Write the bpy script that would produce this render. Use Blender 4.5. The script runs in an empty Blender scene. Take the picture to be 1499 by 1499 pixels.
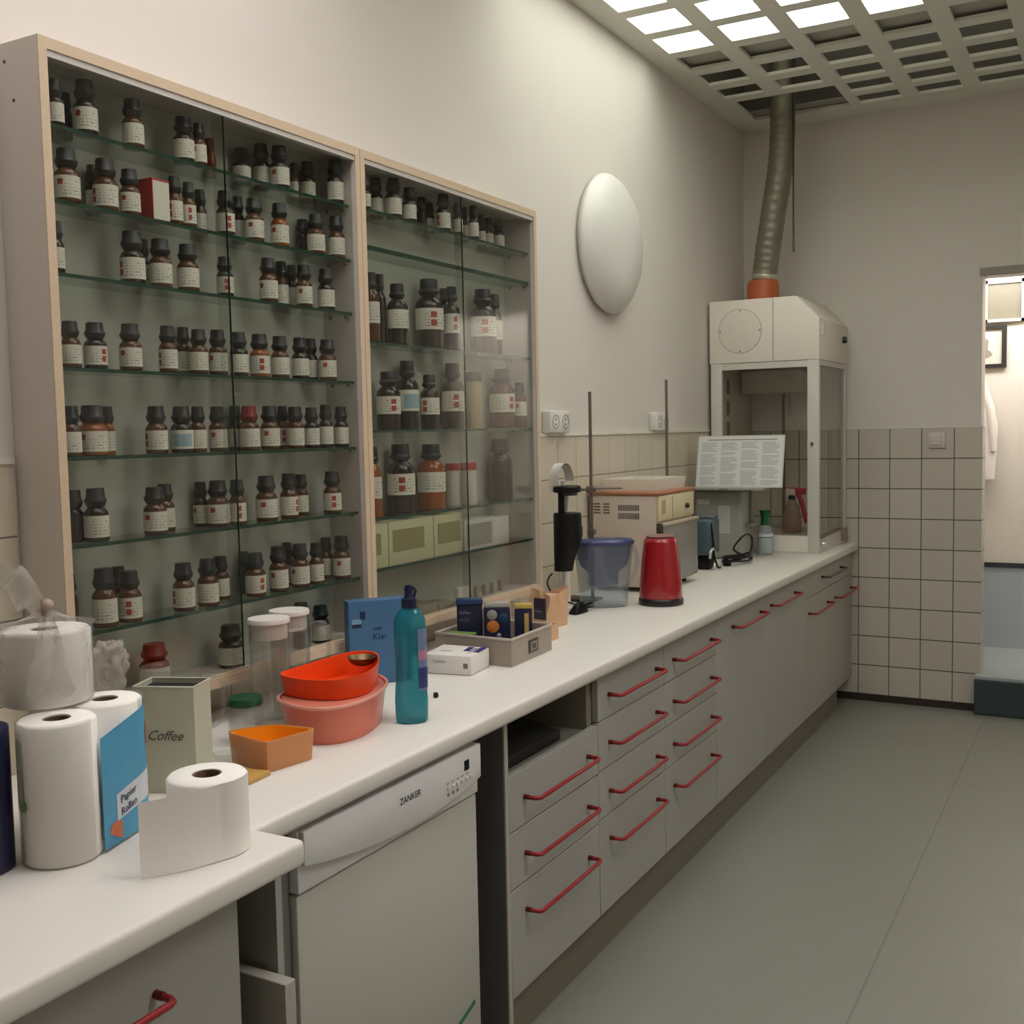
import bpy, bmesh, math, random
from mathutils import Vector, Matrix
R = math.radians
rnd = random.Random(7)
SC = bpy.context.scene
COL = SC.collection
# ------------------------------------------------------------------ materials
def lin(c):
    return tuple(((v / 255) / 12.92 if v <= 10 else (((v / 255) + 0.055) / 1.055) ** 2.4) for v in c) + (1.0,)
MATS = {}
def new_mat(name):
    m = bpy.data.materials.new(name); m.use_nodes = True
    nt = m.node_tree; nt.nodes.clear()
    out = nt.nodes.new('ShaderNodeOutputMaterial')
    return m, nt, out
class N:
    """tiny node-graph helper"""
    def __init__(s, nt): s.nt = nt
    def n(s, t, **k):
        nd = s.nt.nodes.new(t)
        for a, b in k.items(): setattr(nd, a, b)
        return nd
    def link(s, a, b): s.nt.links.new(a, b)
    def put(s, sock, v):
        if isinstance(v, bpy.types.NodeSocket): s.link(v, sock)
        else: sock.default_value = v
    def m(s, op, a, b=0.0, c=None):
        nd = s.n('ShaderNodeMath', operation=op)
        s.put(nd.inputs[0], a); s.put(nd.inputs[1], b)
        if c is not None: s.put(nd.inputs[2], c)
        return nd.outputs[0]
    def mix(s, f, a, b):
        nd = s.n('ShaderNodeMix', data_type='RGBA')
        s.put(nd.inputs[0], f); s.put(nd.inputs[6], a); s.put(nd.inputs[7], b)
        return nd.outputs[2]
    def rect(s, x, y, x0, x1, y0, y1):
        a = s.m('MULTIPLY', s.m('GREATER_THAN', x, x0), s.m('LESS_THAN', x, x1))
        b = s.m('MULTIPLY', s.m('GREATER_THAN', y, y0), s.m('LESS_THAN', y, y1))
        return s.m('MULTIPLY', a, b)
def pm(name, c, rough=0.5, metal=0.0, var=0.06, scale=18.0, bump=0.0, spec=0.5, emit=None, coat=0.0):
    if name in MATS: return MATS[name]
    m, nt, out = new_mat(name); g = N(nt)
    b = g.n('ShaderNodeBsdfPrincipled')
    tc = g.n('ShaderNodeTexCoord')
    nz = g.n('ShaderNodeTexNoise'); nz.inputs['Scale'].default_value = scale; nz.inputs['Detail'].default_value = 4
    g.link(tc.outputs['Object'], nz.inputs['Vector'])
    c0 = lin(c); c1 = tuple(v * (1 - var) for v in c0[:3]) + (1,)
    g.link(g.mix(nz.outputs['Fac'], c0, c1), b.inputs['Base Color'])
    b.inputs['Roughness'].default_value = rough; b.inputs['Metallic'].default_value = metal
    b.inputs['Specular IOR Level'].default_value = spec
    b.inputs['Coat Weight'].default_value = coat
    if bump:
        bp = g.n('ShaderNodeBump'); bp.inputs['Strength'].default_value = bump; bp.inputs['Distance'].default_value = 0.002
        g.link(nz.outputs['Fac'], bp.inputs['Height']); g.link(bp.outputs[0], b.inputs['Normal'])
    g.link(b.outputs[0], out.inputs[0]); MATS[name] = m
    return m
def glassy(name, tint, gloss_f=1.45, rough=0.02, body=None, body_f=0.0, transl=0.0, crumple=0.0):
    """thin clear plastic / glass: transparent + fresnel gloss (+ some body colour)"""
    if name in MATS: return MATS[name]
    m, nt, out = new_mat(name); g = N(nt)
    t = g.n('ShaderNodeBsdfTransparent'); t.inputs[0].default_value = tuple(tint) + (1,)
    gl = g.n('ShaderNodeBsdfGlossy'); gl.inputs['Roughness'].default_value = rough
    lw = g.n('ShaderNodeLayerWeight'); lw.inputs[0].default_value = 0.5
    f0 = ((gloss_f - 1) / (gloss_f + 1)) ** 2
    frs = g.m('ADD', f0, g.m('MULTIPLY', g.m('POWER', lw.outputs['Facing'], 5.0), 0.8))
    cur = t.outputs[0]
    if crumple:
        nz = g.n('ShaderNodeTexNoise'); nz.inputs['Scale'].default_value = 26; nz.inputs['Detail'].default_value = 5
        tc = g.n('ShaderNodeTexCoord'); g.link(tc.outputs['Object'], nz.inputs['Vector'])
        bp = g.n('ShaderNodeBump'); bp.inputs['Strength'].default_value = crumple; bp.inputs['Distance'].default_value = 0.02
        g.link(nz.outputs['Fac'], bp.inputs['Height'])
        g.link(bp.outputs[0], gl.inputs['Normal']); g.link(bp.outputs[0], lw.inputs['Normal'])
    if body_f:
        d = g.n('ShaderNodeBsdfDiffuse'); d.inputs[0].default_value = lin(body)
        dd = d.outputs[0]
        if transl:
            tr = g.n('ShaderNodeBsdfTranslucent'); tr.inputs[0].default_value = lin(body)
            mx = g.n('ShaderNodeMixShader'); mx.inputs[0].default_value = transl
            g.link(dd, mx.inputs[1]); g.link(tr.outputs[0], mx.inputs[2]); dd = mx.outputs[0]
        mx = g.n('ShaderNodeMixShader'); mx.inputs[0].default_value = body_f
        g.link(cur, mx.inputs[1]); g.link(dd, mx.inputs[2]); cur = mx.outputs[0]
    mx = g.n('ShaderNodeMixShader'); g.link(frs, mx.inputs[0])
    g.link(cur, mx.inputs[1]); g.link(gl.outputs[0], mx.inputs[2])
    g.link(mx.outputs[0], out.inputs[0]); MATS[name] = m
    return m
def tile_mat(name, c, gc, ax, off, zoff, S=0.1525, w=0.012, rough=0.25, vc=None):
    """square wall tiles: world position measured along axis ax (0 = x, 1 = y) and z; vc = colour of the upright joints"""
    m, nt, out = new_mat(name); g = N(nt)
    b = g.n('ShaderNodeBsdfPrincipled'); tc = g.n('ShaderNodeTexCoord')
    sp = g.n('ShaderNodeSeparateXYZ'); g.link(tc.outputs['Object'], sp.inputs[0])
    u = g.m('DIVIDE', g.m('SUBTRACT', sp.outputs[ax], off), S); v = g.m('DIVIDE', g.m('SUBTRACT', sp.outputs[2], zoff), S)
    def line(q): return g.m('GREATER_THAN', g.m('ABSOLUTE', g.m('SUBTRACT', g.m('FRACT', g.m('ADD', q, 100.5)), 0.5)), -1) if False else \
        g.m('LESS_THAN', g.m('ABSOLUTE', g.m('SUBTRACT', g.m('FRACT', g.m('ADD', q, 100.5)), 0.5)), w)
    lu, lv = line(u), line(v)
    wn = g.n('ShaderNodeTexWhiteNoise', noise_dimensions='2D')
    cb = g.n('ShaderNodeCombineXYZ'); g.link(g.m('FLOOR', u), cb.inputs[0]); g.link(g.m('FLOOR', v), cb.inputs[1]); g.link(cb.outputs[0], wn.inputs['Vector'])
    c0 = lin(c); c1 = tuple(k * 0.93 for k in c0[:3]) + (1,)
    base = g.mix(wn.outputs['Value'], c0, c1)
    base = g.mix(lu, base, lin(vc or gc)); base = g.mix(lv, base, lin(gc))
    g.link(base, b.inputs['Base Color'])
    lm = g.m('MAXIMUM', lu, lv)
    g.link(g.m('ADD', g.m('MULTIPLY', lm, 0.5), rough), b.inputs['Roughness'])
    bp = g.n('ShaderNodeBump'); bp.inputs['Strength'].default_value = 0.35; bp.inputs['Distance'].default_value = 0.002
    g.link(g.m('SUBTRACT', 1.0, lm), bp.inputs['Height']); g.link(bp.outputs[0], b.inputs['Normal'])
    g.link(b.outputs[0], out.inputs[0])
    return m
def label_mat(name, paper=(222, 218, 202), squares=(), ink=(92, 88, 80), lines=7, sq=(168, 62, 44), band=None):
    """paper label on UV: printed rows of small text, red hazard squares"""
    if name in MATS: return MATS[name]
    m, nt, out = new_mat(name); g = N(nt)
    b = g.n('ShaderNodeBsdfPrincipled'); b.inputs['Roughness'].default_value = 0.6
    uv = g.n('ShaderNodeUVMap'); sp = g.n('ShaderNodeSeparateXYZ'); g.link(uv.outputs[0], sp.inputs[0])
    x, y = sp.outputs[0], sp.outputs[1]
    row = g.m('LESS_THAN', g.m('FRACT', g.m('MULTIPLY', y, lines)), 0.36)
    nz = g.n('ShaderNodeTexNoise'); nz.inputs['Scale'].default_value = 1.0; nz.inputs['Detail'].default_value = 2
    cb = g.n('ShaderNodeCombineXYZ'); g.link(g.m('MULTIPLY', x, 22), cb.inputs[0]); g.link(g.m('MULTIPLY', g.m('FLOOR', g.m('MULTIPLY', y, lines)), 3.7), cb.inputs[1]); g.link(cb.outputs[0], nz.inputs['Vector'])
    ink_m = g.m('MULTIPLY', g.m('MULTIPLY', row, g.m('GREATER_THAN', nz.outputs['Fac'], 0.5)), g.rect(x, y, 0.34, 0.8, 0.14, 0.86))
    col = g.mix(g.m('MULTIPLY', ink_m, 0.7), lin(paper), lin(ink))
    if band: col = g.mix(g.rect(x, y, *band[0]), col, lin(band[1]))
    for r in squares: col = g.mix(g.rect(x, y, *r), col, lin(sq))
    g.link(col, b.inputs['Base Color']); g.link(b.outputs[0], out.inputs[0]); MATS[name] = m
    return m
def emis(name, c, s):
    m, nt, out = new_mat(name); g = N(nt)
    e = g.n('ShaderNodeEmission'); e.inputs[0].default_value = lin(c); e.inputs[1].default_value = s
    g.link(e.outputs[0], out.inputs[0]); return m
# ------------------------------------------------------------------ mesh builder (world coordinates)
class MB:
    def __init__(s): s.bm = bmesh.new(); s.uv = None
    def _take(s, t, bev=0.0, seg=2):
        if bev:
            try: bmesh.ops.bevel(t, geom=t.edges[:], offset=bev, segments=seg, profile=0.5, affect='EDGES', clamp_overlap=True)
            except Exception: pass
        me = bpy.data.meshes.new('tmp'); t.to_mesh(me); t.free(); s.bm.from_mesh(me); bpy.data.meshes.remove(me); return s
    def prism(s, poly, z0, z1, bev=0.0, seg=2, axis='z', top=None):
        """poly in the plane across axis; top = optional other outline at z1"""
        t = bmesh.new(); top = top or poly
        def P(p, h): return {'z': (p[0], p[1], h), 'x': (h, p[0], p[1]), 'y': (p[0], h, p[1])}[axis]
        a = [t.verts.new(P(p, z0)) for p in poly]; b = [t.verts.new(P(p, z1)) for p in top]
        n = len(poly); t.faces.new(a[::-1]); t.faces.new(b)
        for i in range(n): t.faces.new((a[i], a[(i + 1) % n], b[(i + 1) % n], b[i]))
        bmesh.ops.recalc_face_normals(t, faces=t.faces[:])
        return s._take(t, bev, seg)
    def box(s, x0, x1, y0, y1, z0, z1, bev=0.0, seg=2):
        return s.prism([(x0, y0), (x1, y0), (x1, y1), (x0, y1)], z0, z1, bev, seg)
    def obox(s, cx, cy, z0, z1, w, d, ang, bev=0.0, seg=2):
        c, q = math.cos(ang), math.sin(ang)
        return s.prism([(cx + a * w / 2 * c - b * d / 2 * q, cy + a * w / 2 * q + b * d / 2 * c) for a, b in ((-1, -1), (1, -1), (1, 1), (-1, 1))], z0, z1, bev, seg)
    def lathe(s, prof, c=(0, 0, 0), seg=32, M=None, a0=0.0, a1=2 * math.pi, sx=1.0, sy=1.0, rot=0.0):
        """prof = [(r, z)...] turned round the z axis through c; M = optional matrix"""
        t = bmesh.new(); full = abs(a1 - a0 - 2 * math.pi) < 1e-6; rings = []
        cr, sr = math.cos(rot), math.sin(rot)
        for r, z in prof:
            if r < 1e-6: rings.append([t.verts.new((0, 0, z))]); continue
            rg = []
            for i in range(seg if full else seg + 1):
                a = a0 + (a1 - a0) * i / seg; x, y = r * math.cos(a) * sx, r * math.sin(a) * sy
                rg.append(t.verts.new((x * cr - y * sr, x * sr + y * cr, z)))
            rings.append(rg)
        for A, B in zip(rings, rings[1:]):
            n = max(len(A), len(B)); k = n if full else n - 1
            for i in range(k):
                j = (i + 1) % n
                try:
                    if len(A) == 1 and len(B) == 1: continue
                    if len(A) == 1: t.faces.new((A[0], B[j], B[i]))
                    elif len(B) == 1: t.faces.new((A[i], A[j], B[0]))
                    else: t.faces.new((A[i], A[j], B[j], B[i]))
                except ValueError: pass
        bmesh.ops.recalc_face_normals(t, faces=t.faces[:])
        t.transform((M or Matrix.Identity(4)) if M else Matrix.Translation(c))
        return s._take(t)
    def cyl(s, c, r, z0, z1, seg=32, bev=0.0):
        b = bev
        prof = [(0, z0), (r - b, z0), (r, z0 + b), (r, z1 - b), (r - b, z1), (0, z1)] if b else [(0, z0), (r, z0), (r, z1), (0, z1)]
        return s.lathe(prof, (c[0], c[1], 0), seg)
    def tube(s, pts, r, seg=8, closed=False):
        t = bmesh.new(); pts = [Vector(p) for p in pts]; n = len(pts); rings = []; nrm = None
        for i, p in enumerate(pts):
            if closed: d = pts[(i + 1) % n] - pts[i - 1]
            else: d = pts[min(i + 1, n - 1)] - pts[max(i - 1, 0)]
            d.normalize()
            if nrm is None: nrm = d.orthogonal().normalized()
            else: nrm = (nrm - d * nrm.dot(d)); nrm = nrm.normalized() if nrm.length > 1e-6 else d.orthogonal().normalized()
            bi = d.cross(nrm); rr = r[i] if isinstance(r, (list, tuple)) else r
            rings.append([t.verts.new(p + (nrm * math.cos(2 * math.pi * k / seg) + bi * math.sin(2 * math.pi * k / seg)) * rr) for k in range(seg)])
        for i in range(n if closed else n - 1):
            A, B = rings[i], rings[(i + 1) % n]
            for k in range(seg): t.faces.new((A[k], A[(k + 1) % seg], B[(k + 1) % seg], B[k]))
        if not closed: t.faces.new(rings[0][::-1]); t.faces.new(rings[-1])
        bmesh.ops.recalc_face_normals(t, faces=t.faces[:])
        return s._take(t)
    def grid(s, f, nu, nv):
        """surface f(u, v) -> point"""
        t = bmesh.new()
        V = [[t.verts.new(f(i / nu, j / nv)) for j in range(nv + 1)] for i in range(nu + 1)]
        for i in range(nu):
            for j in range(nv): t.faces.new((V[i][j], V[i + 1][j], V[i + 1][j + 1], V[i][j + 1]))
        return s._take(t)
    def vessel(s, poly, z0, z1, th, taper=1.0, ct=None, floor=None, inset=None):
        """open container: outer wall, rim, inner wall and floor; poly = rim outline"""
        t = bmesh.new(); n = len(poly)
        cx, cy = ct or (sum(p[0] for p in poly) / n, sum(p[1] for p in poly) / n)
        def sc(p, k): return (cx + (p[0] - cx) * k, cy + (p[1] - cy) * k)
        rad = sum(math.hypot(p[0] - cx, p[1] - cy) for p in poly) / n; ki = 1 - th / rad; fl = floor or th
        Z1 = z1 if callable(z1) else (lambda p: z1)
        lv = [[(*sc(p, taper), z0) for p in poly], [(*p, Z1(p)) for p in poly], [(*sc(p, ki), Z1(p)) for p in poly], [(*sc(p, taper * ki), z0 + fl) for p in poly]]
        L = [[t.verts.new(q) for q in l] for l in lv]
        t.faces.new(L[0][::-1]); t.faces.new(L[3])
        for A, B in zip(L, L[1:]):
            for i in range(n): t.faces.new((A[i], A[(i + 1) % n], B[(i + 1) % n], B[i]))
        bmesh.ops.recalc_face_normals(t, faces=t.faces[:])
        return s._take(t)
    def build(s, name, mat, parent=None, smooth=40, base=None):
        me = bpy.data.meshes.new(name); bm = s.bm
        o = bpy.data.objects.new(name, me); COL.objects.link(o)
        vs = [v.co for v in bm.verts]
        if parent is None:
            lo = [min(v[i] for v in vs) for i in range(3)]; hi = [max(v[i] for v in vs) for i in range(3)]
            org = Vector(base) if base else Vector(((lo[0] + hi[0]) / 2, (lo[1] + hi[1]) / 2, lo[2]))
            o.location = org; o['wo'] = tuple(org)
        else:
            org = Vector(parent['wo']); o.parent = parent; o['wo'] = tuple(org)
        bmesh.ops.translate(bm, verts=bm.verts[:], vec=-org)
        bm.to_mesh(me); bm.free()
        if mat: me.materials.append(mat)
        if smooth:
            for p in me.polygons: p.use_smooth = True
            me.set_sharp_from_angle(angle=R(smooth))
        return o
def tag(o, label, cat, group=None):
    o['label'] = label; o['category'] = cat
    if group: o['group'] = group
    return o
def thing(name, loc, label, cat, group=None):
    o = bpy.data.objects.new(name, None); COL.objects.link(o); o.location = loc; o['wo'] = tuple(loc); o.empty_display_size = 0.05
    return tag(o, label, cat, group)
def struct(name, mb, mat, smooth=0, base=(0, 0, 0)):
    o = mb.build(name, mat, None, smooth, base); o['kind'] = 'structure'; return o
def text_mesh(name, txt, size, mat, parent, origin, xd, yd, lift=0.0006, shear=0.0, align='LEFT', ext=0.0002):
    cu = bpy.data.curves.new('t', 'FONT'); cu.body = txt; cu.size = size; cu.shear = shear; cu.align_x = align; cu.extrude = ext; cu.resolution_u = 2
    o = bpy.data.objects.new('t', cu); COL.objects.link(o)
    dg = bpy.context.evaluated_depsgraph_get()
    me = bpy.data.meshes.new_from_object(o.evaluated_get(dg)); bpy.data.objects.remove(o); bpy.data.curves.remove(cu)
    xd = Vector(xd).normalized(); yd = Vector(yd).normalized(); zd = xd.cross(yd)
    M = Matrix((xd, yd, zd)).transposed().to_4x4(); M.translation = Vector(origin) + zd * lift - Vector(parent['wo'])
    me.transform(M); me.name = name; me.materials.clear(); me.materials.append(mat)
    ob = bpy.data.objects.new(name, me); COL.objects.link(ob); ob.parent = parent; ob['wo'] = parent['wo']
    return ob
def arc(c, r, a0, a1, n): return [(c[0] + r * math.cos(a0 + (a1 - a0) * i / n), c[1] + r * math.sin(a0 + (a1 - a0) * i / n)) for i in range(n + 1)]
def smooth_poly(poly, it=3):
    for _ in range(it):
        q = []
        for i, p in enumerate(poly):
            n = poly[(i + 1) % len(poly)]
            q += [(p[0] * .75 + n[0] * .25, p[1] * .75 + n[1] * .25), (p[0] * .25 + n[0] * .75, p[1] * .25 + n[1] * .75)]
        poly = q
    return poly
def spline(pts, n=8):
    """Catmull-Rom through pts"""
    P = [Vector(p) for p in pts]; out = []
    for i in range(len(P) - 1):
        a, b, c, d = P[max(i - 1, 0)], P[i], P[i + 1], P[min(i + 2, len(P) - 1)]
        for k in range(n):
            t = k / n
            out.append(0.5 * ((2 * b) + (c - a) * t + (2 * a - 5 * b + 4 * c - d) * t * t + (3 * b - a - 3 * c + d) * t ** 3))
    return out + [P[-1]]
LAMP_E, CORR_E, EXPO = 5.8, 19.5, 1.04
# ------------------------------------------------------------------ palette
WALL = pm('wall_paint', (214, 207, 199), 0.85, var=0.03, scale=6, bump=0.05)
CEILW = pm('ceiling_paint', (222, 221, 211), 0.8)
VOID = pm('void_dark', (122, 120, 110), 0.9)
CABW = pm('cabinet_laminate', (206, 197, 188), 0.6, var=0.03)
CABBACK = pm('cabinet_back', (186, 186, 174), 0.6, var=0.05)
EDGE = pm('beech_edging', (206, 184, 156), 0.5, var=0.08, scale=40)
TOPM = pm('worktop_laminate', (226, 222, 214), 0.45, var=0.05, scale=120)
FRONT = pm('grey_laminate_front', (167, 166, 158), 0.55, var=0.03)
FRONTE = pm('grey_laminate_edge', (176, 172, 162), 0.55, var=0.03)
DARKP = pm('dark_grey_panel', (108, 106, 102), 0.6)
INNER = pm('carcass_inside', (128, 124, 112), 0.6)
PLINTH = pm('plinth_brown_grey', (120, 114, 100), 0.6)
REDH = pm('red_handle', (150, 30, 38), 0.35)
REDHE = pm('red_handle_foot', (92, 14, 20), 0.4)
WHITEP = pm('white_plastic', (214, 212, 206), 0.35, var=0.02)
WHITEG = pm('white_enamel', (222, 222, 220), 0.3, var=0.02)
GREYW = pm('dishwasher_door', (186, 186, 175), 0.35, var=0.02)
BLACKP = pm('black_plastic', (10, 10, 11), 0.45, spec=0.3)
BLACKM = pm('black_matt', (14, 13, 12), 0.8)
STEEL = pm('steel', (150, 142, 130), 0.35, 0.9)
RUST = pm('stand_rod_steel', (118, 108, 96), 0.45, 0.6)
PAPER = pm('tissue_paper', (244, 240, 233), 0.9, var=0.03, scale=60, bump=0.1)
CORE = pm('cardboard_core', (120, 96, 74), 0.9)
INK = pm('dark_print', (48, 46, 44), 0.6)
GLASS = glassy('clear_glass', (0.93, 0.95, 0.93), 1.45)
PANE = glassy('cabinet_pane', (0.915, 0.925, 0.91), 1.48, 0.10)
SHELFG = glassy('glass_shelf', (0.88, 0.915, 0.89), 1.45, 0.05)
SHELFE = pm('glass_shelf_edge', (30, 66, 50), 0.25, var=0.1, scale=30)
# ------------------------------------------------------------------ room
ZC, YB, XR, YR = 2.98, 5.78, 3.25, -1.6
floor_m, nt, out = new_mat('linoleum'); g = N(nt)
b = g.n('ShaderNodeBsdfPrincipled'); tc = g.n('ShaderNodeTexCoord')
nz = g.n('ShaderNodeTexNoise'); nz.inputs['Scale'].default_value = 2.2; nz.inputs['Detail'].default_value = 6; g.link(tc.outputs['Object'], nz.inputs['Vector'])
sp = g.n('ShaderNodeSeparateXYZ'); g.link(tc.outputs['Object'], sp.inputs[0])
# small raised studs in rows and the welded sheet joints
su = g.m('SUBTRACT', g.m('FRACT', g.m('MULTIPLY', g.m('ADD', sp.outputs[0], 50), 40)), 0.5); sv = g.m('SUBTRACT', g.m('FRACT', g.m('MULTIPLY', g.m('ADD', sp.outputs[1], 50), 40)), 0.5)
stud = g.m('LESS_THAN', g.m('ADD', g.m('MULTIPLY', su, su), g.m('MULTIPLY', sv, sv)), 0.07)
joint = g.m('LESS_THAN', g.m('ABSOLUTE', g.m('SUBTRACT', g.m('FRACT', g.m('DIVIDE', g.m('ADD', sp.outputs[0], 10.28), 1.0)), 0.5)), 0.003)
col = g.mix(nz.outputs['Fac'], lin((134, 135, 126)), lin((124, 122, 113)))
col = g.mix(g.m('MULTIPLY', stud, 0.10), col, lin((152, 150, 142)))
col = g.mix(g.m('MULTIPLY', joint, 0.5), col, lin((92, 90, 82)))
g.link(col, b.inputs['Base Color']); b.inputs['Roughness'].default_value = 0.42
bp = g.n('ShaderNodeBump'); bp.inputs['Strength'].default_value = 0.12; bp.inputs['Distance'].default_value = 0.001
g.link(stud, bp.inputs['Height']); g.link(bp.outputs[0], b.inputs['Normal']); g.link(b.outputs[0], out.inputs[0])
struct('floor', MB().box(-0.1, XR, YR, YB + 0.05, -0.05, 0.0), floor_m)
struct('wall_left', MB().box(-0.12, 0, YR, YB + 0.15, 0, 3.6), WALL)
struct('wall_right', MB().box(XR, XR + 0.12, YR, 6.8, 0, 3.6), WALL)
struct('wall_rear', MB().box(-0.12, XR + 0.12, YR - 0.12, YR, 0, 3.6), WALL)
DX0, DX1, DZ = 1.178, 2.12, 2.135
struct('wall_back', MB().box(0, DX0, YB, YB + 0.15, 0, 3.6).box(DX1, XR, YB, YB + 0.15, 0, 3.6).box(DX0, DX1, YB, YB + 0.15, DZ, 3.6), WALL)
TZ = 1.41
struct('trim_1', MB().box(0.0, 0.008, YR, 1.30, 0.0, TZ - 0.02).box(0.0, 0.008, 1.30, 3.2, 0.0, 0.9).box(0.0, 0.008, 3.2, YB, 0.0, TZ), tile_mat('tiles_left', (206, 196, 176), (120, 112, 98), 1, 3.5076, TZ - 0.1525 * 10, vc=(150, 140, 122), w=0.012))
struct('trim_2', MB().box(0.0, DX0 + 0.008, YB - 0.008, YB, 0.035, TZ - 0.0045).box(DX0, DX0 + 0.008, YB, YB + 0.13, 0.19, TZ - 0.0045), tile_mat('tiles_back', (196, 188, 176), (78, 70, 58), 0, 0.6004, TZ - 0.1525 * 10 - 0.003, vc=(96, 88, 74), w=0.016))
struct('trim_3', MB().box(0, DX0 + 0.008, YB - 0.008, YB, TZ - 0.0045, TZ).box(0, 0.012, 3.165, YB, TZ, TZ + 0.012).box(0, 0.012, YR, 1.3, TZ - 0.02, TZ - 0.008), pm('tile_edge_white', (222, 216, 204), 0.4))
struct('baseboard_back', MB().box(0.0, 1.165, YB - 0.014, YB, 0.0, 0.036), pm('brown_baseboard', (44, 34, 24), 0.7))
struct('trim_4', MB().box(DX0 - 0.012, DX1 + 0.02, YB - 0.012, YB + 0.02, DZ, DZ + 0.035), pm('lintel_shadow_strip', (150, 145, 134), 0.7))  # architrave strip, its grey stands in for the shadow line over the door
# corridor behind the door opening
CW = pm('corridor_wall', (226, 218, 206), 0.8); DADO = pm('corridor_dado', (176, 184, 190), 0.6)
struct('wall_corridor', MB().box(0.0, XR, 6.5, 6.6, 0.655, 3.0), CW)
struct('trim_5', MB().box(0.0, XR, 6.49, 6.5, 0.19, 0.635), DADO)
struct('trim_6', MB().box(0.0, XR, 6.482, 6.5, 0.635, 0.66), pm('dado_rail_dark', (52, 56, 62), 0.5))
struct('floor_corridor', MB().box(0.0, XR, YB + 0.15, 6.6, 0.10, 0.19).box(DX0 - 0.012, DX1 + 0.05, 5.705, YB + 0.15, 0.176, 0.19), pm('corridor_floor', (158, 166, 166), 0.5))
struct('trim_7', MB().box(DX0 - 0.012, DX1 + 0.05, 5.70, YB + 0.15, 0.0, 0.176, 0.006), pm('dark_teal_step', (50, 62, 64), 0.55))
struct('ceiling_corridor', MB().box(0.0, XR, YB + 0.15, 6.6, 2.75, 2.8), CW)
struct('wall_corridor_end', MB().box(-0.02, 0.0, YB + 0.15, 6.6, 0.0, 2.8), CW)
w = struct('window_1', MB().box(1.112, 1.134, 6.47, 6.5, 1.965, 2.19).box(1.30, 1.32, 6.47, 6.5, 1.965, 2.19).box(1.112, 1.32, 6.47, 6.5, 2.17, 2.19).box(1.112, 1.32, 6.47, 6.5, 1.965, 1.98), WHITEP)
w['wo'] = (0, 0, 0)
MB().box(1.134, 1.30, 6.484, 6.5, 1.98, 2.17).build('pane', pm('dull_pane', (128, 122, 104), 0.4), w, 0)
# ceiling: white lattice with rows of openings, dark void above
rows = [(3.957 - 0.265 * k, 0.192) for k in range(20, 0, -1)] + [(3.957, .192), (4.22, .19), (4.487, .184), (4.75, .165), (4.995, .152), (5.222, .147), (5.442, .138)]
cols = [(0.106 + 0.2685 * k, 0.193) for k in range(12)]
def lattice():
    """one slab with openings; the two cells round the duct are cut together"""
    mb = MB(); z0, z1 = ZC, ZC + 0.014
    prev = YR; L = [r for r in rows if r[0] > YR + 0.05]
    for y, ln in L:
        if abs(y - 5.442) < 1e-6:
            mb.box(0, cols[0][0] + 0.02, prev, y, z0, z1); mb.box(cols[1][0] + cols[1][1] + 0.03, XR, prev, y, z0, z1)
        else: mb.box(0, XR, prev, y, z0, z1)
        prev = y + ln
    mb.box(0, XR, prev, YB, z0, z1)
    for y, ln in L:
        duct = y > 5.2; xp = 0.0
        for i, (x, wd) in enumerate(cols):
            if duct and i == 0: mb.box(0, x + 0.02, y, y + ln, z0, z1); xp = None; continue
            if duct and i == 1: xp = x + wd + 0.03; continue
            mb.box(xp, x, y, y + ln, z0, z1); xp = x + wd
        mb.box(xp, XR, y, y + ln, z0, z1)
    return mb
struct('ceiling', lattice(), CEILW)
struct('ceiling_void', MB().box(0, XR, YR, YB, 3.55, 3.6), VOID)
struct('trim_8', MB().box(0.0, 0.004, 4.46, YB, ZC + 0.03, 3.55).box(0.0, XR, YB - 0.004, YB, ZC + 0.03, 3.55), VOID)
# luminous trays above the lattice
LAMPC = emis('lamp_diffuser_cool', (250, 255, 243), LAMP_E * 0.58)
LAMPFILL = emis('fill_lamp_diffuser', (255, 250, 249), LAMP_E)
LAMPN = emis('lamp_diffuser_soft', (255, 250, 249), LAMP_E * 0.70)
def tray(x0, x1, y0, y1, label, LAMP=LAMPFILL):
    t = thing('ceiling_light', ((x0 + x1) / 2, (y0 + y1) / 2, ZC + 0.016), label, 'ceiling light', 'luminous trays above the ceiling lattice')
    MB().box(x0 - 0.02, x1 + 0.02, y0 - 0.02, y0, ZC + 0.016, ZC + 0.16).box(x0 - 0.02, x1 + 0.02, y1, y1 + 0.02, ZC + 0.016, ZC + 0.16).box(x0 - 0.02, x0, y0, y1, ZC + 0.016, ZC + 0.16).box(x1, x1 + 0.02, y0, y1, ZC + 0.016, ZC + 0.16).build('housing', CEILW, t, 0)
    MB().box(x0, x1, y0, y1, ZC + 0.10, ZC + 0.11).build('diffuser', LAMP, t, 0); return t
ta = tray(0.07, 1.42, 3.14, 4.44, 'lit ceiling light shining through the lattice openings nearest the round wall lamp', LAMPC)
tray(0.07, 1.42, 0.75, 2.05, 'lit ceiling light above the lattice near the dishwasher end of the room', LAMPN)
tray(1.70, 3.05, 1.6, 2.9, 'added unseen fill light above the lattice over the open floor, away from the worktop')  # added tray out of view, brightens the cabinet fronts and the floor
MB().box(0.07, 1.42, 4.462, 4.74, ZC + 0.030, ZC + 0.036).build('blank_panel', pm('blank_panel_grey', (176, 174, 162), 0.8), ta, 0)
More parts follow.
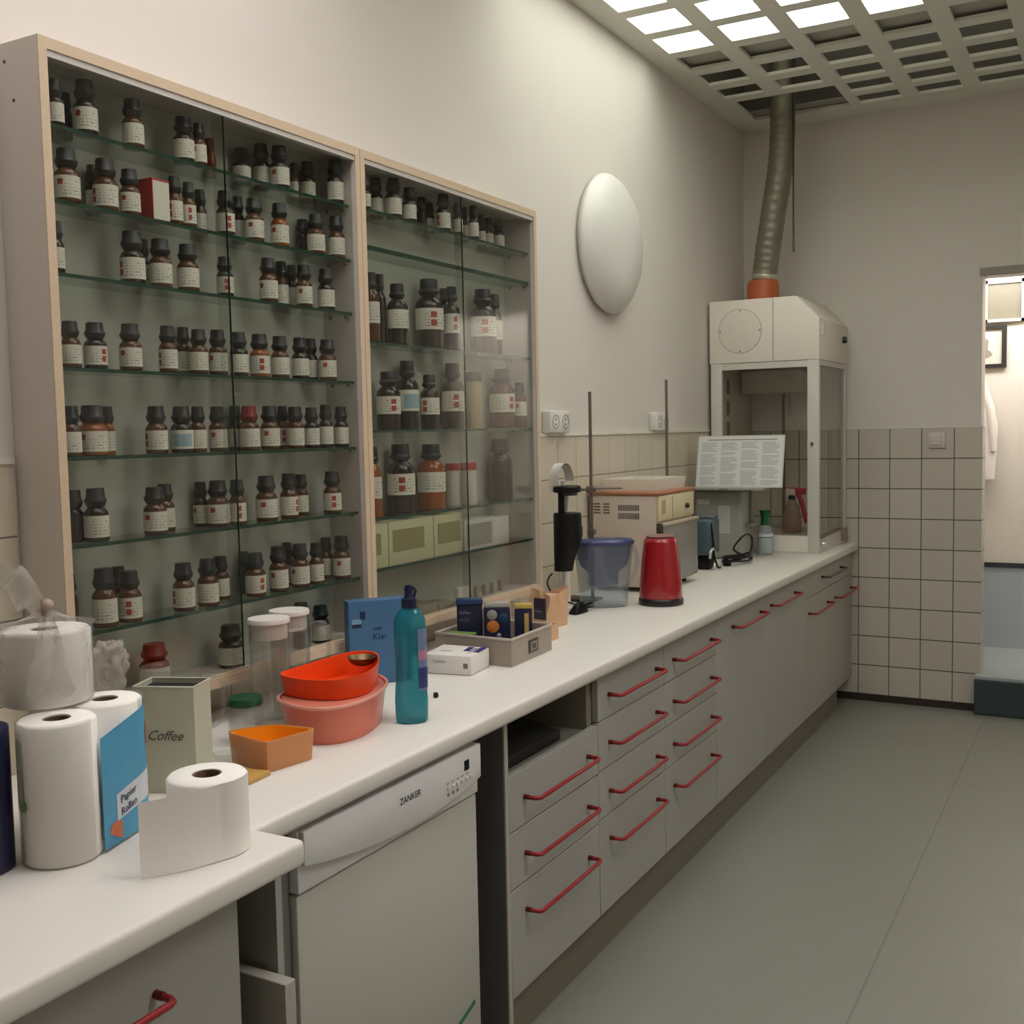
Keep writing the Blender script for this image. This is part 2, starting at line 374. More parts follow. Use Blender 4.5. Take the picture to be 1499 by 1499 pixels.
# ------------------------------------------------------------------ wall lamp, sockets, switch, corridor things
t = thing('wall_lamp', (0.0, 3.965, 2.148), 'round white opal dome lamp, unlit, high on the left wall', 'wall lamp')
Mx = Matrix.Translation((0, 3.965, 2.148)) @ Matrix.Rotation(R(90), 4, 'Y')
MB().lathe([(0, 0.0), (0.25, 0.0), (0.25, 0.02), (0, 0.02)], M=Mx, seg=48).build('base_plate', WHITEP, t, 30)
MB().lathe([(0.262, 0.012), (0.268, 0.02), (0.266, 0.03), (0.25, 0.05), (0.21, 0.075), (0.15, 0.095), (0.08, 0.106), (0, 0.11)], M=Mx, seg=64).build('opal_dome', pm('opal_glass', (214, 211, 205), 0.35, var=0.01), t, 60)
def socket(y0, label):
    t = thing('wall_socket', (0.0, y0 + 0.08, 1.455), label, 'socket', 'double sockets above the tiles')
    MB().box(0, 0.036, y0, y0 + 0.16, 1.422, 1.50, 0.006).build('cover', WHITEP, t)
    for k in (0, 1):
        M = Matrix.Translation((0.0362, y0 + 0.042 + 0.076 * k, 1.461)) @ Matrix.Rotation(R(90), 4, 'Y')
        rec = MB().lathe([(0, -0.002), (0.019, -0.002), (0.0215, 0.0004), (0.025, 0.0008), (0.0255, 0)], M=M, seg=24).build('receptacle', pm('socket_recess', (150, 146, 138), 0.5), t)
        for q in (-1, 1): MB().lathe([(0, 0), (0.004, 0), (0.004, 0.0012), (0, 0.0012)], M=Matrix.Translation((0.035, y0 + 0.042 + 0.076 * k, 1.461 + 0.009 * q)) @ Matrix.Rotation(R(90), 4, 'Y'), seg=10).build('pin_hole', BLACKM, rec)
socket(3.402, 'white double wall socket beside the right edge of the glass cabinet')
socket(4.40, 'white double wall socket behind the far retort stand rod')
t = thing('light_switch', (0.977, YB - 0.008, 1.345), 'white square light switch on the back wall at the top of the tiles', 'switch')
MB().box(0.938, 1.016, YB - 0.02, YB - 0.008, 1.307, 1.384, 0.003).build('frame', pm('switch_white', (206, 198, 188), 0.4), t)
MB().box(0.951, 1.003, YB - 0.026, YB - 0.019, 1.32, 1.371, 0.003).build('rocker', pm('switch_white', (206, 198, 188), 0.4), t)
t = thing('framed_picture', (1.05, 6.49, 1.72), 'black framed picture on the bright corridor wall, partly hidden by the door jamb', 'picture')
MB().box(0.86, 1.229, 6.475, 6.499, 1.722, 1.742).box(0.86, 1.229, 6.475, 6.499, 1.928, 1.948).box(0.86, 0.88, 6.475, 6.499, 1.742, 1.928).box(1.206, 1.229, 6.475, 6.499, 1.742, 1.928).build('frame', pm('black_frame', (36, 32, 26), 0.5), t, 0)
MB().box(0.88, 1.206, 6.488, 6.498, 1.742, 1.928).build('mat_board', pm('picture_mat', (214, 208, 192), 0.7), t, 0)
MB().prism([(0.98, 1.77), (1.13, 1.775), (1.16, 1.79), (1.15, 1.81), (1.135, 1.82), (1.14, 1.87), (1.12, 1.885), (1.0, 1.88)], 6.4865, 6.4885, axis='y').build('print', pm('picture_print', (150, 142, 124), 0.7), t, 0)
t = thing('lab_coat', (1.10, 6.44, 1.12), 'white coat hanging on the corridor wall under the picture', 'coat')
def coat(u, v):
    a = u * 2 * math.pi; zz = 1.66 - 0.54 * v; wd = 0.045 + 0.055 * min(1, v * 2.2) * (1 + 0.18 * math.sin(3 * a + 4 * v))
    return (1.085 + wd * math.cos(a), 6.455 + (0.012 + 0.028 * min(1, v * 3)) * math.sin(a), zz)
MB().grid(coat, 28, 16).build('body', pm('coat_cotton', (232, 226, 218), 0.9, bump=0.2), t, 80)
MB().tube([(1.125, 6.45, 1.60), (1.155, 6.44, 1.50), (1.163, 6.435, 1.40), (1.172, 6.435, 1.27)], [0.022, 0.025, 0.022, 0.016], 10).build('sleeve', pm('coat_cotton', (232, 226, 218), 0.9), t, 80)
MB().tube([(1.085, 6.499, 1.69), (1.085, 6.45, 1.67), (1.085, 6.44, 1.69)], 0.005, 6).build('hook', STEEL, t)
tag(MB().box(1.1705, 1.1765, 5.80, 5.84, 1.085, 1.125, 0.002).build('strike_plate', WHITEP), 'small white plate on the tiled door jamb', 'plate')
# ------------------------------------------------------------------ glass fronted wall cabinets
XF, ZB_, ZT = 0.120, 0.905, 2.132
LZ = [1.994, 1.862, 1.732, 1.563, 1.400, 1.238, 1.073]
RZ = [2.0, 1.908, 1.667, 1.441, 1.214, 1.082]
def cabinet(y0, y1, shelves, ymid, label, side_mat):
    t = thing('display_cabinet', (0.0, (y0 + y1) / 2, ZB_), label, 'wall cabinet', 'glass fronted wall cabinets')
    w = 0.018; e = 0.003
    for a in (y0, y1 - w):
        s_ = MB().box(0.001, XF - e, a, a + w, ZB_, ZT).build('side_panel', CABW, t, 0)
        MB().box(XF - e, XF, a, a + w, ZB_, ZT).build('edge_band', EDGE, s_, 0)
    tp = MB().box(0.001, XF - e, y0 + w, y1 - w, ZT - 0.02, ZT).build('top_panel', CABW, t, 0)
    MB().box(XF - e, XF, y0 + w, y1 - w, ZT - 0.02, ZT).build('edge_band', EDGE, tp, 0)
    bt = MB().box(0.001, XF - e, y0 + w, y1 - w, ZB_, ZB_ + 0.022).build('bottom_panel', CABW, t, 0)
    MB().box(XF - e, XF, y0 + w, y1 - w, ZB_, ZB_ + 0.022).build('edge_band', EDGE, bt, 0)
    MB().box(0.001, 0.007, y0 + w, y1 - w, ZB_ + 0.022, ZT - 0.02).build('back_panel', CABBACK, t, 0)
    MB().box(0.099, 0.117, y0 + w, y1 - w, ZT - 0.032, ZT - 0.02).build('top_rail', pm('rail_white', (196, 192, 184), 0.4), t, 0)
    MB().box(0.099, 0.117, y0 + w, y1 - w, ZB_ + 0.022, ZB_ + 0.027).build('bottom_rail', EDGE, t, 0)
    for i, z in enumerate(shelves):
        th = 0.007 if not (y0 > 2 and i == 1) else 0.012
        sh = MB().box(0.008, 0.0955, y0 + w + 0.001, y1 - w - 0.001, z - th, z).build('shelf', SHELFG, t, 0)
        MB().box(0.0955, 0.097, y0 + w + 0.001, y1 - w - 0.001, z - th, z).build('shelf_edge', SHELFE, sh, 0)
        for yy in (y0 + w + 0.004, y1 - w - 0.004):
            for xx in (0.03, 0.08): MB().lathe([(0, -0.004), (0.003, -0.004), (0.003, 0.004), (0, 0.004)], M=Matrix.Translation((xx, yy, z - th - 0.0032)) @ Matrix.Rotation(R(90), 4, 'X'), seg=8).build('shelf_pin', STEEL, sh)
    for x, a, b_ in ((0.110, y0 + w + 0.001, ymid + 0.012), (0.102, ymid - 0.012, y1 - w - 0.001)):
        d = MB().box(x, x + 0.004, a, b_, ZB_ + 0.029, ZT - 0.022).build('sliding_door', PANE, t, 0)
        if x > 0.105: MB().box(x, x + 0.004, b_, b_ + 0.0015, ZB_ + 0.029, ZT - 0.022).build('glass_edge', SHELFE, d, 0)
    return t
cl = cabinet(1.309, 2.226, LZ, 1.750, 'left of two glass fronted wall cabinets, eight levels of small brown bottles inside', CABW)
for z, y in ((2.10, 0.03), (2.03, 0.05)): MB().lathe([(0, 0), (0.003, 0), (0.003, 0.001), (0, 0.001)], M=Matrix.Translation((y, 1.309, z)) @ Matrix.Rotation(R(90), 4, 'X'), seg=10).build('screw_hole', INK, cl)
cabinet(2.228, 3.160, RZ, 2.700, 'right of two glass fronted wall cabinets, holding larger bottles and pale boxes', CABW)
# ------------------------------------------------------------------ bottles
GL = {'k': pm('dark_glass', (44, 34, 26), 0.12, var=0.2), 'b': pm('brown_glass', (92, 54, 30), 0.14, var=0.25), 'a': pm('amber_glass', (152, 82, 32), 0.12, var=0.25),
      'r': pm('reddish_glass', (134, 52, 30), 0.15, var=0.2), 'R': pm('brown_glass', (64, 38, 20)), 'g': pm('dark_glass', (44, 34, 26)), 'j': pm('beige_jar', (176, 164, 128), 0.4), 'J': pm('white_jar', (206, 202, 190), 0.4)}
CAPM = pm('black_cap', (34, 34, 34), 0.4); 
CP = {'R': pm('red_cap', (128, 22, 20), 0.4), 'r': pm('redbrown_cap', (112, 42, 28), 0.45), 'g': pm('dark_green_cap', (14, 34, 32), 0.4), 'j': pm('grey_lid', (74, 72, 62), 0.5), 'J': pm('red_lid', (176, 36, 36), 0.4)}
SQ = dict(p=(), n=(), w=(), s=((0.26, 0.38, 0.58, 0.84),), t=((0.46, 0.58, 0.56, 0.84), (0.46, 0.58, 0.18, 0.46)), l=((0.2, 0.32, 0.54, 0.84), (0.2, 0.32, 0.16, 0.46)), r=((0.64, 0.76, 0.56, 0.84), (0.64, 0.76, 0.18, 0.46)), b=())
def lm(st): return label_mat('label_' + st, squares=SQ[st], **(dict(band=((0.3, 0.75, 0.12, 0.8), (150, 176, 184))) if st == 'b' else {}))
BODY = {'small': [(0, 0), (0.46, 0), (0.5, 0.03), (0.5, 0.50), (0.485, 0.545), (0.43, 0.59), (0.34, 0.635), (0.31, 0.65), (0.31, 0.70), (0, 0.70)],
        'large': [(0, 0), (0.47, 0), (0.5, 0.02), (0.5, 0.60), (0.48, 0.65), (0.38, 0.71), (0.26, 0.75), (0.24, 0.77), (0.24, 0.80), (0, 0.80)],
        'jar': [(0, 0), (0.48, 0), (0.5, 0.02), (0.5, 0.78), (0.47, 0.82), (0.45, 0.84), (0, 0.84)]}
CAPP = {'small': [(0.31, 0.652), (0.365, 0.66), (0.44, 0.735), (0.46, 0.765), (0.45, 0.785), (0.385, 0.835), (0.365, 0.97), (0.345, 1.0), (0, 1.0)],
        'large': [(0.25, 0.762), (0.30, 0.768), (0.375, 0.81), (0.38, 0.825), (0.325, 0.86), (0.315, 0.985), (0.295, 1.0), (0, 1.0)],
        'jar': [(0.45, 0.835), (0.52, 0.835), (0.53, 0.85), (0.53, 0.98), (0.51, 1.0), (0, 1.0)]}
LABZ = {'small': (0.085, 0.49), 'large': (0.27, 0.575), 'jar': (0.1, 0.7)}
MESH = {}
def shared(key, make, mat):
    k = (key, mat.name)
    if k not in MESH:
        me = bpy.data.meshes.new(key); bm = make(); bm.to_mesh(me); bm.free(); me.materials.append(mat)
        for p in me.polygons: p.use_smooth = True
        me.set_sharp_from_angle(angle=R(50)); MESH[k] = me
    return MESH[k]
def cap_bm(k, seg=20): return MB().lathe(CAPP[k], seg=seg).bm
def label_bm(k):
    bm = bmesh.new(); uvl = bm.loops.layers.uv.new('UVMap'); z0, z1 = LABZ[k]; n = 22; a0, a1 = R(-112), R(112); V = []
    for i in range(n + 1):
        a = a0 + (a1 - a0) * i / n; V.append([bm.verts.new((0.508 * math.cos(a), 0.508 * math.sin(a), z)) for z in (z0, z1)])
    for i in range(n):
        f = bm.faces.new((V[i][0], V[i + 1][0], V[i + 1][1], V[i][1]))
        for lp, (u, v) in zip(f.loops, ((i / n, 0), ((i + 1) / n, 0), ((i + 1) / n, 1), (i / n, 1))): lp[uvl].uv = (u, v)
    return bm
ORD = 'first second third fourth fifth sixth seventh eighth ninth tenth eleventh twelfth thirteenth fourteenth fifteenth sixteenth'.split()
GN = dict(k='dark', b='brown', a='amber', r='reddish brown', R='red capped', g='green capped', j='beige wide', J='white red lidded')
SN = dict(p='white label', n='no label', w='wide lid', s='one red square on label', t='two red squares on label', l='two red squares on label', r='two red squares on label', b='pale blue label')
BOT = [
    ('L', 0, '0.080,1.372,0.028,0.082,pk 0.023,1.441,0.022,0.086,nk 0.072,1.444,0.043,0.101,sk 0.073,1.555,0.041,0.094,pb 0.072,1.689,0.042,0.092,pk 0.079,1.726,0.029,0.087,sb 0.025,1.812,0.025,0.083,nr 0.031,1.904,0.039,0.081,pk 0.032,1.968,0.040,0.104,pk 0.071,1.985,0.044,0.097,sk 0.023,2.092,0.022,0.087,pb 0.031,2.133,0.037,0.097,pk 0.074,2.185,0.040,0.106,pk'),
    ('L', 1, '0.071,1.396,0.045,0.099,sb 0.026,1.492,0.027,0.095,pk 0.071,1.483,0.045,0.098,lb 0.074,1.539,0.039,0.089,sb 0.078,1.652,0.031,0.097,lb 0.079,1.689,0.029,0.092,tb 0.026,1.775,0.028,0.099,pb 0.074,1.800,0.039,0.095,tk 0.026,1.891,0.029,0.105,pk 0.073,1.891,0.042,0.095,sb 0.073,1.976,0.041,0.099,sa 0.029,2.112,0.034,0.089,nk 0.073,2.106,0.042,0.095,pb 0.073,2.184,0.041,0.102,pb'),
    ('L', 2, '0.081,1.358,0.026,0.092,pk 0.070,1.542,0.047,0.102,lk 0.025,1.611,0.026,0.101,pk 0.071,1.613,0.044,0.097,pb 0.071,1.687,0.044,0.097,pb 0.075,1.790,0.036,0.084,tk 0.073,1.931,0.041,0.100,sb 0.029,2.026,0.034,0.108,pb 0.026,2.067,0.028,0.105,pk 0.074,2.054,0.038,0.099,sb 0.073,2.137,0.041,0.100,pk'),
    ('L', 3, '0.075,1.382,0.037,0.085,pb 0.073,1.440,0.042,0.087,rk 0.072,1.525,0.043,0.091,sb 0.075,1.619,0.037,0.094,lb 0.027,1.709,0.030,0.101,pb 0.074,1.705,0.038,0.093,pb 0.074,1.761,0.039,0.096,sb 0.073,1.826,0.040,0.096,pk 0.072,1.894,0.044,0.096,ta 0.072,1.962,0.042,0.096,pb 0.074,2.031,0.040,0.097,pk 0.030,2.124,0.035,0.103,pk 0.072,2.135,0.043,0.099,sb'),
    ('L', 4, '0.075,1.374,0.036,0.093,pb 0.067,1.430,0.053,0.095,sa 0.025,1.502,0.026,0.095,pa 0.072,1.582,0.043,0.095,lb 0.071,1.651,0.045,0.095,bk 0.077,1.691,0.033,0.095,pb 0.074,1.752,0.039,0.096,sb 0.028,1.855,0.032,0.100,pk 0.072,1.852,0.044,0.098,pR 0.072,1.919,0.043,0.099,sb 0.028,2.015,0.031,0.101,tb 0.073,2.006,0.041,0.098,pb 0.075,2.063,0.037,0.097,pk 0.076,2.116,0.035,0.104,pk 0.076,2.175,0.036,0.100,pk'),
    ('L', 5, '0.032,1.405,0.040,0.098,nk 0.071,1.425,0.045,0.101,pk 0.070,1.571,0.046,0.095,sb 0.031,1.635,0.038,0.098,pb 0.029,1.738,0.033,0.097,sk 0.069,1.749,0.047,0.100,sb 0.075,1.801,0.037,0.099,tb 0.070,1.901,0.048,0.103,sb 0.073,1.975,0.041,0.105,rb 0.030,2.069,0.035,0.099,pb 0.072,2.137,0.044,0.103,tb'),
    ('L', 6, '0.026,1.393,0.028,0.104,nb 0.071,1.435,0.046,0.112,pb 0.028,1.508,0.032,0.105,pb 0.071,1.496,0.045,0.100,tb 0.071,1.638,0.044,0.099,lb 0.072,1.706,0.044,0.100,pb 0.030,1.788,0.037,0.095,sb 0.027,1.865,0.030,0.097,nk 0.071,1.854,0.045,0.097,rb 0.072,1.931,0.043,0.104,sb 0.028,2.014,0.032,0.103,pb 0.072,2.007,0.044,0.102,sb 0.076,2.062,0.035,0.099,pb 0.029,2.158,0.033,0.102,sb 0.072,2.166,0.043,0.106,sb'),
    ('L', 7, '0.064,1.557,0.059,0.090,pr 0.066,1.774,0.055,0.092,pk 0.073,2.003,0.041,0.108,ng 0.071,2.077,0.045,0.090,pg'),
    ('R', 0, '0.080,2.301,0.026,0.078,pk 0.031,2.413,0.038,0.105,pk 0.072,2.435,0.043,0.103,pk 0.074,2.506,0.038,0.092,pk 0.027,2.637,0.029,0.095,nk 0.026,2.680,0.028,0.087,pk 0.073,2.679,0.040,0.106,lk 0.080,2.746,0.028,0.092,pk 0.026,2.868,0.027,0.105,pk 0.078,2.837,0.031,0.099,pk 0.025,2.974,0.026,0.102,pk 0.028,3.011,0.032,0.097,pk 0.030,3.072,0.037,0.102,pk'),
    ('R', 2, '0.072,2.322,0.043,0.178,pb 0.029,2.422,0.031,0.189,nk 0.061,2.455,0.058,0.164,pk 0.054,2.622,0.079,0.195,tk 0.029,2.737,0.034,0.184,pk 0.070,2.717,0.047,0.183,tk 0.053,2.925,0.080,0.198,tk 0.035,3.029,0.045,0.195,pk'),
    ('R', 3, '0.061,2.402,0.064,0.154,tk 0.043,2.519,0.061,0.189,bk 0.066,2.594,0.055,0.153,lk 0.045,2.751,0.066,0.192,tk 0.068,2.830,0.051,0.168,wj 0.053,3.031,0.080,0.187,rb 0.070,3.115,0.046,0.146,sb'),
    ('R', 4, '0.071,2.309,0.044,0.184,pa 0.052,2.463,0.076,0.188,tk 0.054,2.612,0.079,0.185,pa 0.032,2.762,0.039,0.125,wJ 0.070,2.789,0.047,0.126,wJ 0.053,3.009,0.080,0.194,nk'),

]
protos = {}
def bottle(cab, sh, k, n, x, y, d, h, st, gk, z):
    kind = 'jar' if gk in 'jJ' else ('large' if h > 0.125 else 'small')
    key = (kind, st, gk)
    if key not in protos:
        o = bpy.data.objects.new('reagent_jar' if kind == 'jar' else 'reagent_bottle', shared('glass_body_' + kind, lambda: MB().lathe(BODY[kind], seg=28).bm, GL[gk]))
        parts = [bpy.data.objects.new('cap', shared('cap_' + kind, lambda: cap_bm(kind), CP.get(gk, CAPM)))]
        if st not in 'nw': parts.append(bpy.data.objects.new('label', shared('label_' + kind, lambda: label_bm(kind), lm(st))))
        protos[key] = (o, parts)
    o0, ps = protos[key]
    o = o0.copy(); COL.objects.link(o)
    o.location = (x, y, z); o.scale = (d, d, h); o.rotation_euler = (0, 0, R(-42 + rnd.uniform(-16, 16)))
    for p in ps:
        c = p.copy(); COL.objects.link(c); c.parent = o
    lev = {('L', 7): 'cabinet floor', ('L', 0): 'top shelf', ('R', 0): 'top shelf'}.get((cab, sh), ORD[sh] + ' shelf')
    bk = ', back row' if (x < 0.045 and d < 0.05) else ''
    noun = 'jar' if kind == 'jar' else 'bottle'
    tag(o, f"{GN[gk]} {noun}, {SN[st]}{bk}, {ORD[k]} from left, {lev}, {'left' if cab == 'L' else 'right'} cabinet", 'jar' if kind == 'jar' else 'bottle', 'reagent bottles in the glass cabinets')
for cab, sh, txt in BOT:
    z = (LZ + [ZB_ + 0.022] if cab == 'L' else RZ + [ZB_ + 0.022])[sh]; it = txt.split()
    for k, e in enumerate(it):
        f = e.split(','); bottle(cab, sh, k, len(it), float(f[0]), float(f[1]), float(f[2]), float(f[3]), f[4][0], f[4][1], z + 0.0003)
for o, ps in protos.values():
    bpy.data.objects.remove(o)
    for p in ps: bpy.data.objects.remove(p)
def carton(name, x0, x1, y0, y1, z0, z1, mat, label, cat, group=None, face=None, fm=None, bev=0.0008):
    o = tag(MB().box(x0, x1, y0, y1, z0, z1, bev).build(name, mat), label, cat, group)
    if face:
        a, b_, c, d = face
        MB().box(x1, x1 + 0.0006, y0 + (y1 - y0) * a, y0 + (y1 - y0) * b_, z0 + (z1 - z0) * c, z0 + (z1 - z0) * d).build('printed_label', fm, o, 0)
    return o
GRN = pm('pale_green_carton', (200, 196, 158), 0.7); OLV = pm('olive_label', (148, 140, 96), 0.7); WCT = pm('white_carton', (206, 202, 192), 0.6); GCT = pm('greyish_label', (150, 148, 136), 0.6)
z6 = RZ[5] + 0.0003
carton('carton', 0.03, 0.092, 2.258, 2.338, z6, z6 + 0.117, GRN, 'pale green carton with olive label, first on the sixth shelf, right cabinet', 'box', 'pale cartons on the sixth shelf', (0.12, 0.6, 0.3, 0.78), OLV)
carton('carton', 0.03, 0.092, 2.342, 2.556, z6, z6 + 0.117, GRN, 'pale green carton with wide olive label, second on the sixth shelf, right cabinet', 'box', 'pale cartons on the sixth shelf', (0.08, 0.78, 0.3, 0.8), OLV)
carton('carton', 0.03, 0.092, 2.560, 2.712, z6, z6 + 0.117, GRN, 'pale green carton on the sixth shelf, half behind the edge of the sliding pane', 'box', 'pale cartons on the sixth shelf', (0.12, 0.92, 0.3, 0.8), OLV)
carton('carton', 0.03, 0.092, 2.72, 2.90, z6, z6 + 0.09, WCT, 'whitish carton with grey print, fourth on the sixth shelf, right cabinet', 'box', 'pale cartons on the sixth shelf', (0.08, 0.9, 0.12, 0.85), GCT)
carton('carton', 0.03, 0.085, 2.91, 3.0, z6, z6 + 0.085, WCT, 'small whitish carton at the right end of the sixth shelf, right cabinet', 'box', 'pale cartons on the sixth shelf')
z7 = ZB_ + 0.0223
carton('card_box', 0.05, 0.094, 2.26, 2.37, z7, z7 + 0.03, WCT, 'flat white box on the floor of the right cabinet, left end', 'box')
for i, (a, b_, hh) in enumerate(((2.38, 2.47, 0.022), (2.475, 2.57, 0.028), (2.58, 2.665, 0.018))):
    carton('paper_packet', 0.02, 0.09, a, b_, z7, z7 + hh, pm('drab_packet', (132, 122, 100), 0.8, var=0.2), ('first', 'second', 'third')[i] + ' of three drab flat packets lying on the right cabinet floor', 'packet', 'flat packets on the cabinet floor')
carton('white_card', 0.07, 0.09, 2.685, 2.752, z7, z7 + 0.05, pm('card_white', (216, 214, 204), 0.7), 'small upright white box on the right cabinet floor by the pane edge', 'box')
for i in range(4): carton('glass_vial', 0.05, 0.065, 2.83 + i * 0.05, 2.845 + i * 0.05, z7, z7 + 0.035, pm('vial_grey', (170, 164, 150), 0.3), ('first', 'second', 'third', 'fourth')[i] + ' from left of the tiny pale vials on the right cabinet floor', 'vial', 'tiny vials on the cabinet floor', bev=0.005)
o = tag(MB().box(0.04, 0.088, 1.5835, 1.628, LZ[1] + 0.0003, LZ[1] + 0.083, 0.0006).build('red_carton', pm('red_carton', (168, 26, 40), 0.5)), 'red carton with white front standing among bottles on the second shelf', 'box')
MB().box(0.088, 0.0888, 1.585, 1.627, LZ[1] + 0.003, LZ[1] + 0.078).build('printed_label', label_mat('label_box'), o, 0)
# ------------------------------------------------------------------ worktop and base units
WT = 0.825; XU = 0.567
tag(MB().prism([(0.009, -1.2), (0.705, -1.2), (0.705, 1.248), (0.60, 1.248), (0.60, 5.770), (0.009, 5.770)], 0.785, WT, 0.009, 3).build('worktop', TOPM, None, 50), 'long white worktop running along the left wall, deeper at its near end', 'worktop')
def handle(parent, y0, y1, z, xf=XU, REDH=REDH, REDHE=REDHE):
    pts = [(xf, y0, z)] + [(xf + 0.028, y0, z)] + [(xf + 0.036 + 0.0 * k, y0 + 0.002 * k, z) for k in ()] + [(xf + 0.036, y0 + 0.004, z), (xf + 0.039, y0 + 0.012, z), (xf + 0.039, y1 - 0.012, z), (xf + 0.036, y1 - 0.004, z), (xf + 0.028, y1, z), (xf, y1, z)]
    h = MB().tube(pts, 0.0052, 10).build('handle', REDH, parent, 60)
    for y in (y0, y1): MB().tube([(xf, y, z), (xf + 0.014, y, z)], 0.0062, 10).build('foot', REDHE, h)
    return h
def front(t, y0, y1, z0, z1, name='drawer', hz=None, hy=None, xf=XU):
    g_ = 0.0015
    d = MB().box(xf - 0.018, xf, y0 + g_, y1 - g_, z0 + g_, z1 - g_, 0.0012, 1).build(name, FRONT, t)
    if hz is not None:
        a, b_ = hy or ((y0 + y1) / 2 - 0.1725, (y0 + y1) / 2 + 0.1725)
        handle(d, a, b_, hz, xf)
    return d
def unit(y0, y1, label):
    t = thing('base_cabinet', (0.30, (y0 + y1) / 2, 0.0), label, 'cabinet', 'grey base cabinets under the worktop')
    MB().box(0.02, 0.547, y0, y1, 0.105, 0.784).build('carcass', INNER, t, 0); return t
Y1, Y2, Y3, Y4, Y5, Y6 = 2.113, 2.602, 3.088, 3.581, 4.79, 5.764
# unit with the open slot
t = thing('base_cabinet', (0.30, 2.35, 0.0), 'grey drawer cabinet beside the dishwasher with its top drawer missing, black slot open', 'cabinet', 'grey base cabinets under the worktop')
sp_ = MB().box(0.02, 0.563, 2.097, Y1, 0.0, 0.784).build('side_panel', DARKP, t, 0)  # dark grey here carries the shade this side panel stands in
MB().box(0.563, XU, 2.097, Y1, 0.0, 0.784).build('edge_band', FRONTE, sp_, 0)
MB().box(0.02, 0.55, Y2 - 0.036, Y2 - 0.018, 0.12, 0.784).build('side_panel', INNER, t, 0)
MB().box(0.02, 0.545, Y1, Y2 - 0.036, 0.62, 0.64).build('shelf_board', INNER, t, 0)
MB().box(0.02, 0.03, Y1, Y2 - 0.036, 0.64, 0.784).build('back_panel', INNER, t, 0)
for xx in (0.44, 0.34): MB().tube([(xx, Y2 - 0.037, 0.725), (xx, Y2 - 0.035, 0.725)], 0.004, 8).build('peg_hole', BLACKM, t)
for z0, z1 in ((0.514, 0.648), (0.378, 0.514), (0.121, 0.378)): front(t, Y1, Y2, z0, z1, hz=z1 - 0.067, hy=(2.187, 2.532))
tag(MB().prism([(0.10, 0.642), (0.53, 0.642), (0.53, 0.668), (0.36, 0.70), (0.30, 0.765), (0.10, 0.775)], 2.125, 2.455, 0.004, axis='y').build('black_bin_bag_bundle', BLACKM), 'black bundle lying in the open drawer slot', 'bundle')
t = unit(Y2 - 0.017, Y3, 'grey cabinet of four drawers with red handles, middle of the three drawer stacks')
for z0, z1 in ((0.652, 0.783), (0.517, 0.652), (0.385, 0.517), (0.121, 0.385)): front(t, Y2, Y3, z0, z1, hz=z1 - 0.068, hy=(2.672, 3.018))
t = unit(Y3, Y4, 'grey cabinet of four drawers with red handles, farthest of the three drawer stacks')
for z0, z1 in ((0.652, 0.783), (0.517, 0.652), (0.385, 0.517), (0.121, 0.385)): front(t, Y3, Y4, z0, z1, hz=z1 - 0.068, hy=(3.163, 3.520))
t = unit(Y4, Y5, 'wide grey cabinet with two plain doors, red handles near their top edge')
front(t, Y4, 4.185, 0.121, 0.783, 'door', 0.718, (3.758, 4.108)); front(t, 4.185, Y5, 0.121, 0.783, 'door', 0.722, (4.25, 4.617))
t = unit(Y5, Y6, 'grey corner cabinet with one drawer above two doors under the fume hood')
dk = front(t, Y5, Y6, 0.662, 0.783, 'drawer'); handle(dk, 5.107, 5.493, 0.727, XU, pm('grey_handle', (74, 68, 58), 0.4), pm('grey_handle_foot', (50, 44, 38), 0.4)); front(t, Y5, 5.29, 0.121, 0.662, 'door', 0.593, (4.863, 5.217)); front(t, 5.29, Y6, 0.121, 0.662, 'door', 0.593, (5.374, 5.735))
struct('trim_9', MB().box(0.525, 0.545, Y1, 5.53, 0.0, 0.12), PLINTH)
# dishwasher
t = thing('dishwasher', (0.3, 1.665, 0.0), 'white freestanding dishwasher under the worktop next to the open drawer slot', 'dishwasher')
MB().box(0.03, 0.55, 1.372, 1.958, 0.02, 0.772).build('body', pm('dishwasher_side', (92, 92, 90), 0.5), t, 0)
dr = MB().box(0.55, 0.575, 1.372, 1.958, 0.10, 0.660, 0.004).build('door', GREYW, t)
pn = MB().box(0.55, 0.580, 1.372, 1.958, 0.664, 0.772, 0.003).build('control_panel', WHITEG, t)
edge = [(1.376, 0.713), (1.44, 0.700), (1.52, 0.688), (1.60, 0.680), (1.68, 0.676), (1.75, 0.676), (1.82, 0.680), (1.89, 0.688), (1.954, 0.700)]
MB().prism(edge + [(1.954, 0.773), (1.376, 0.773)], 0.579, 0.592, 0.004, 2, axis='x').build('bulged_fascia', WHITEG, pn)
MB().box(0.56, 0.572, 1.372, 1.958, 0.03, 0.10).build('kick_panel', pm('dishwasher_kick', (120, 118, 110), 0.5), t, 0)
text_mesh('maker_lettering', 'ZANKER', 0.0185, INK, pn, (0.592, 1.652, 0.731), (0, 1, 0), (0, 0, 1))
MB().box(0.592, 0.5926, 1.885, 1.904, 0.731, 0.752).build('display', BLACKP, pn, 0)
for k in range(6): MB().box(0.592, 0.5945, 1.818 + 0.0175 * k, 1.829 + 0.0175 * k, 0.709, 0.717, 0.001).build('button', WHITEP, pn)
for k in range(5): MB().box(0.592, 0.5924, 1.815 + 0.019 * k, 1.825 + 0.019 * k, 0.7225, 0.7245).build('button_print', pm('grey_print', (128, 126, 122), 0.6), pn, 0)
for k in range(3): MB().box(0.592, 0.5924, 1.818 + 0.0175 * k, 1.826 + 0.0175 * k, 0.697, 0.7035).build('button_print', pm('grey_print', (128, 126, 122), 0.6), pn, 0)
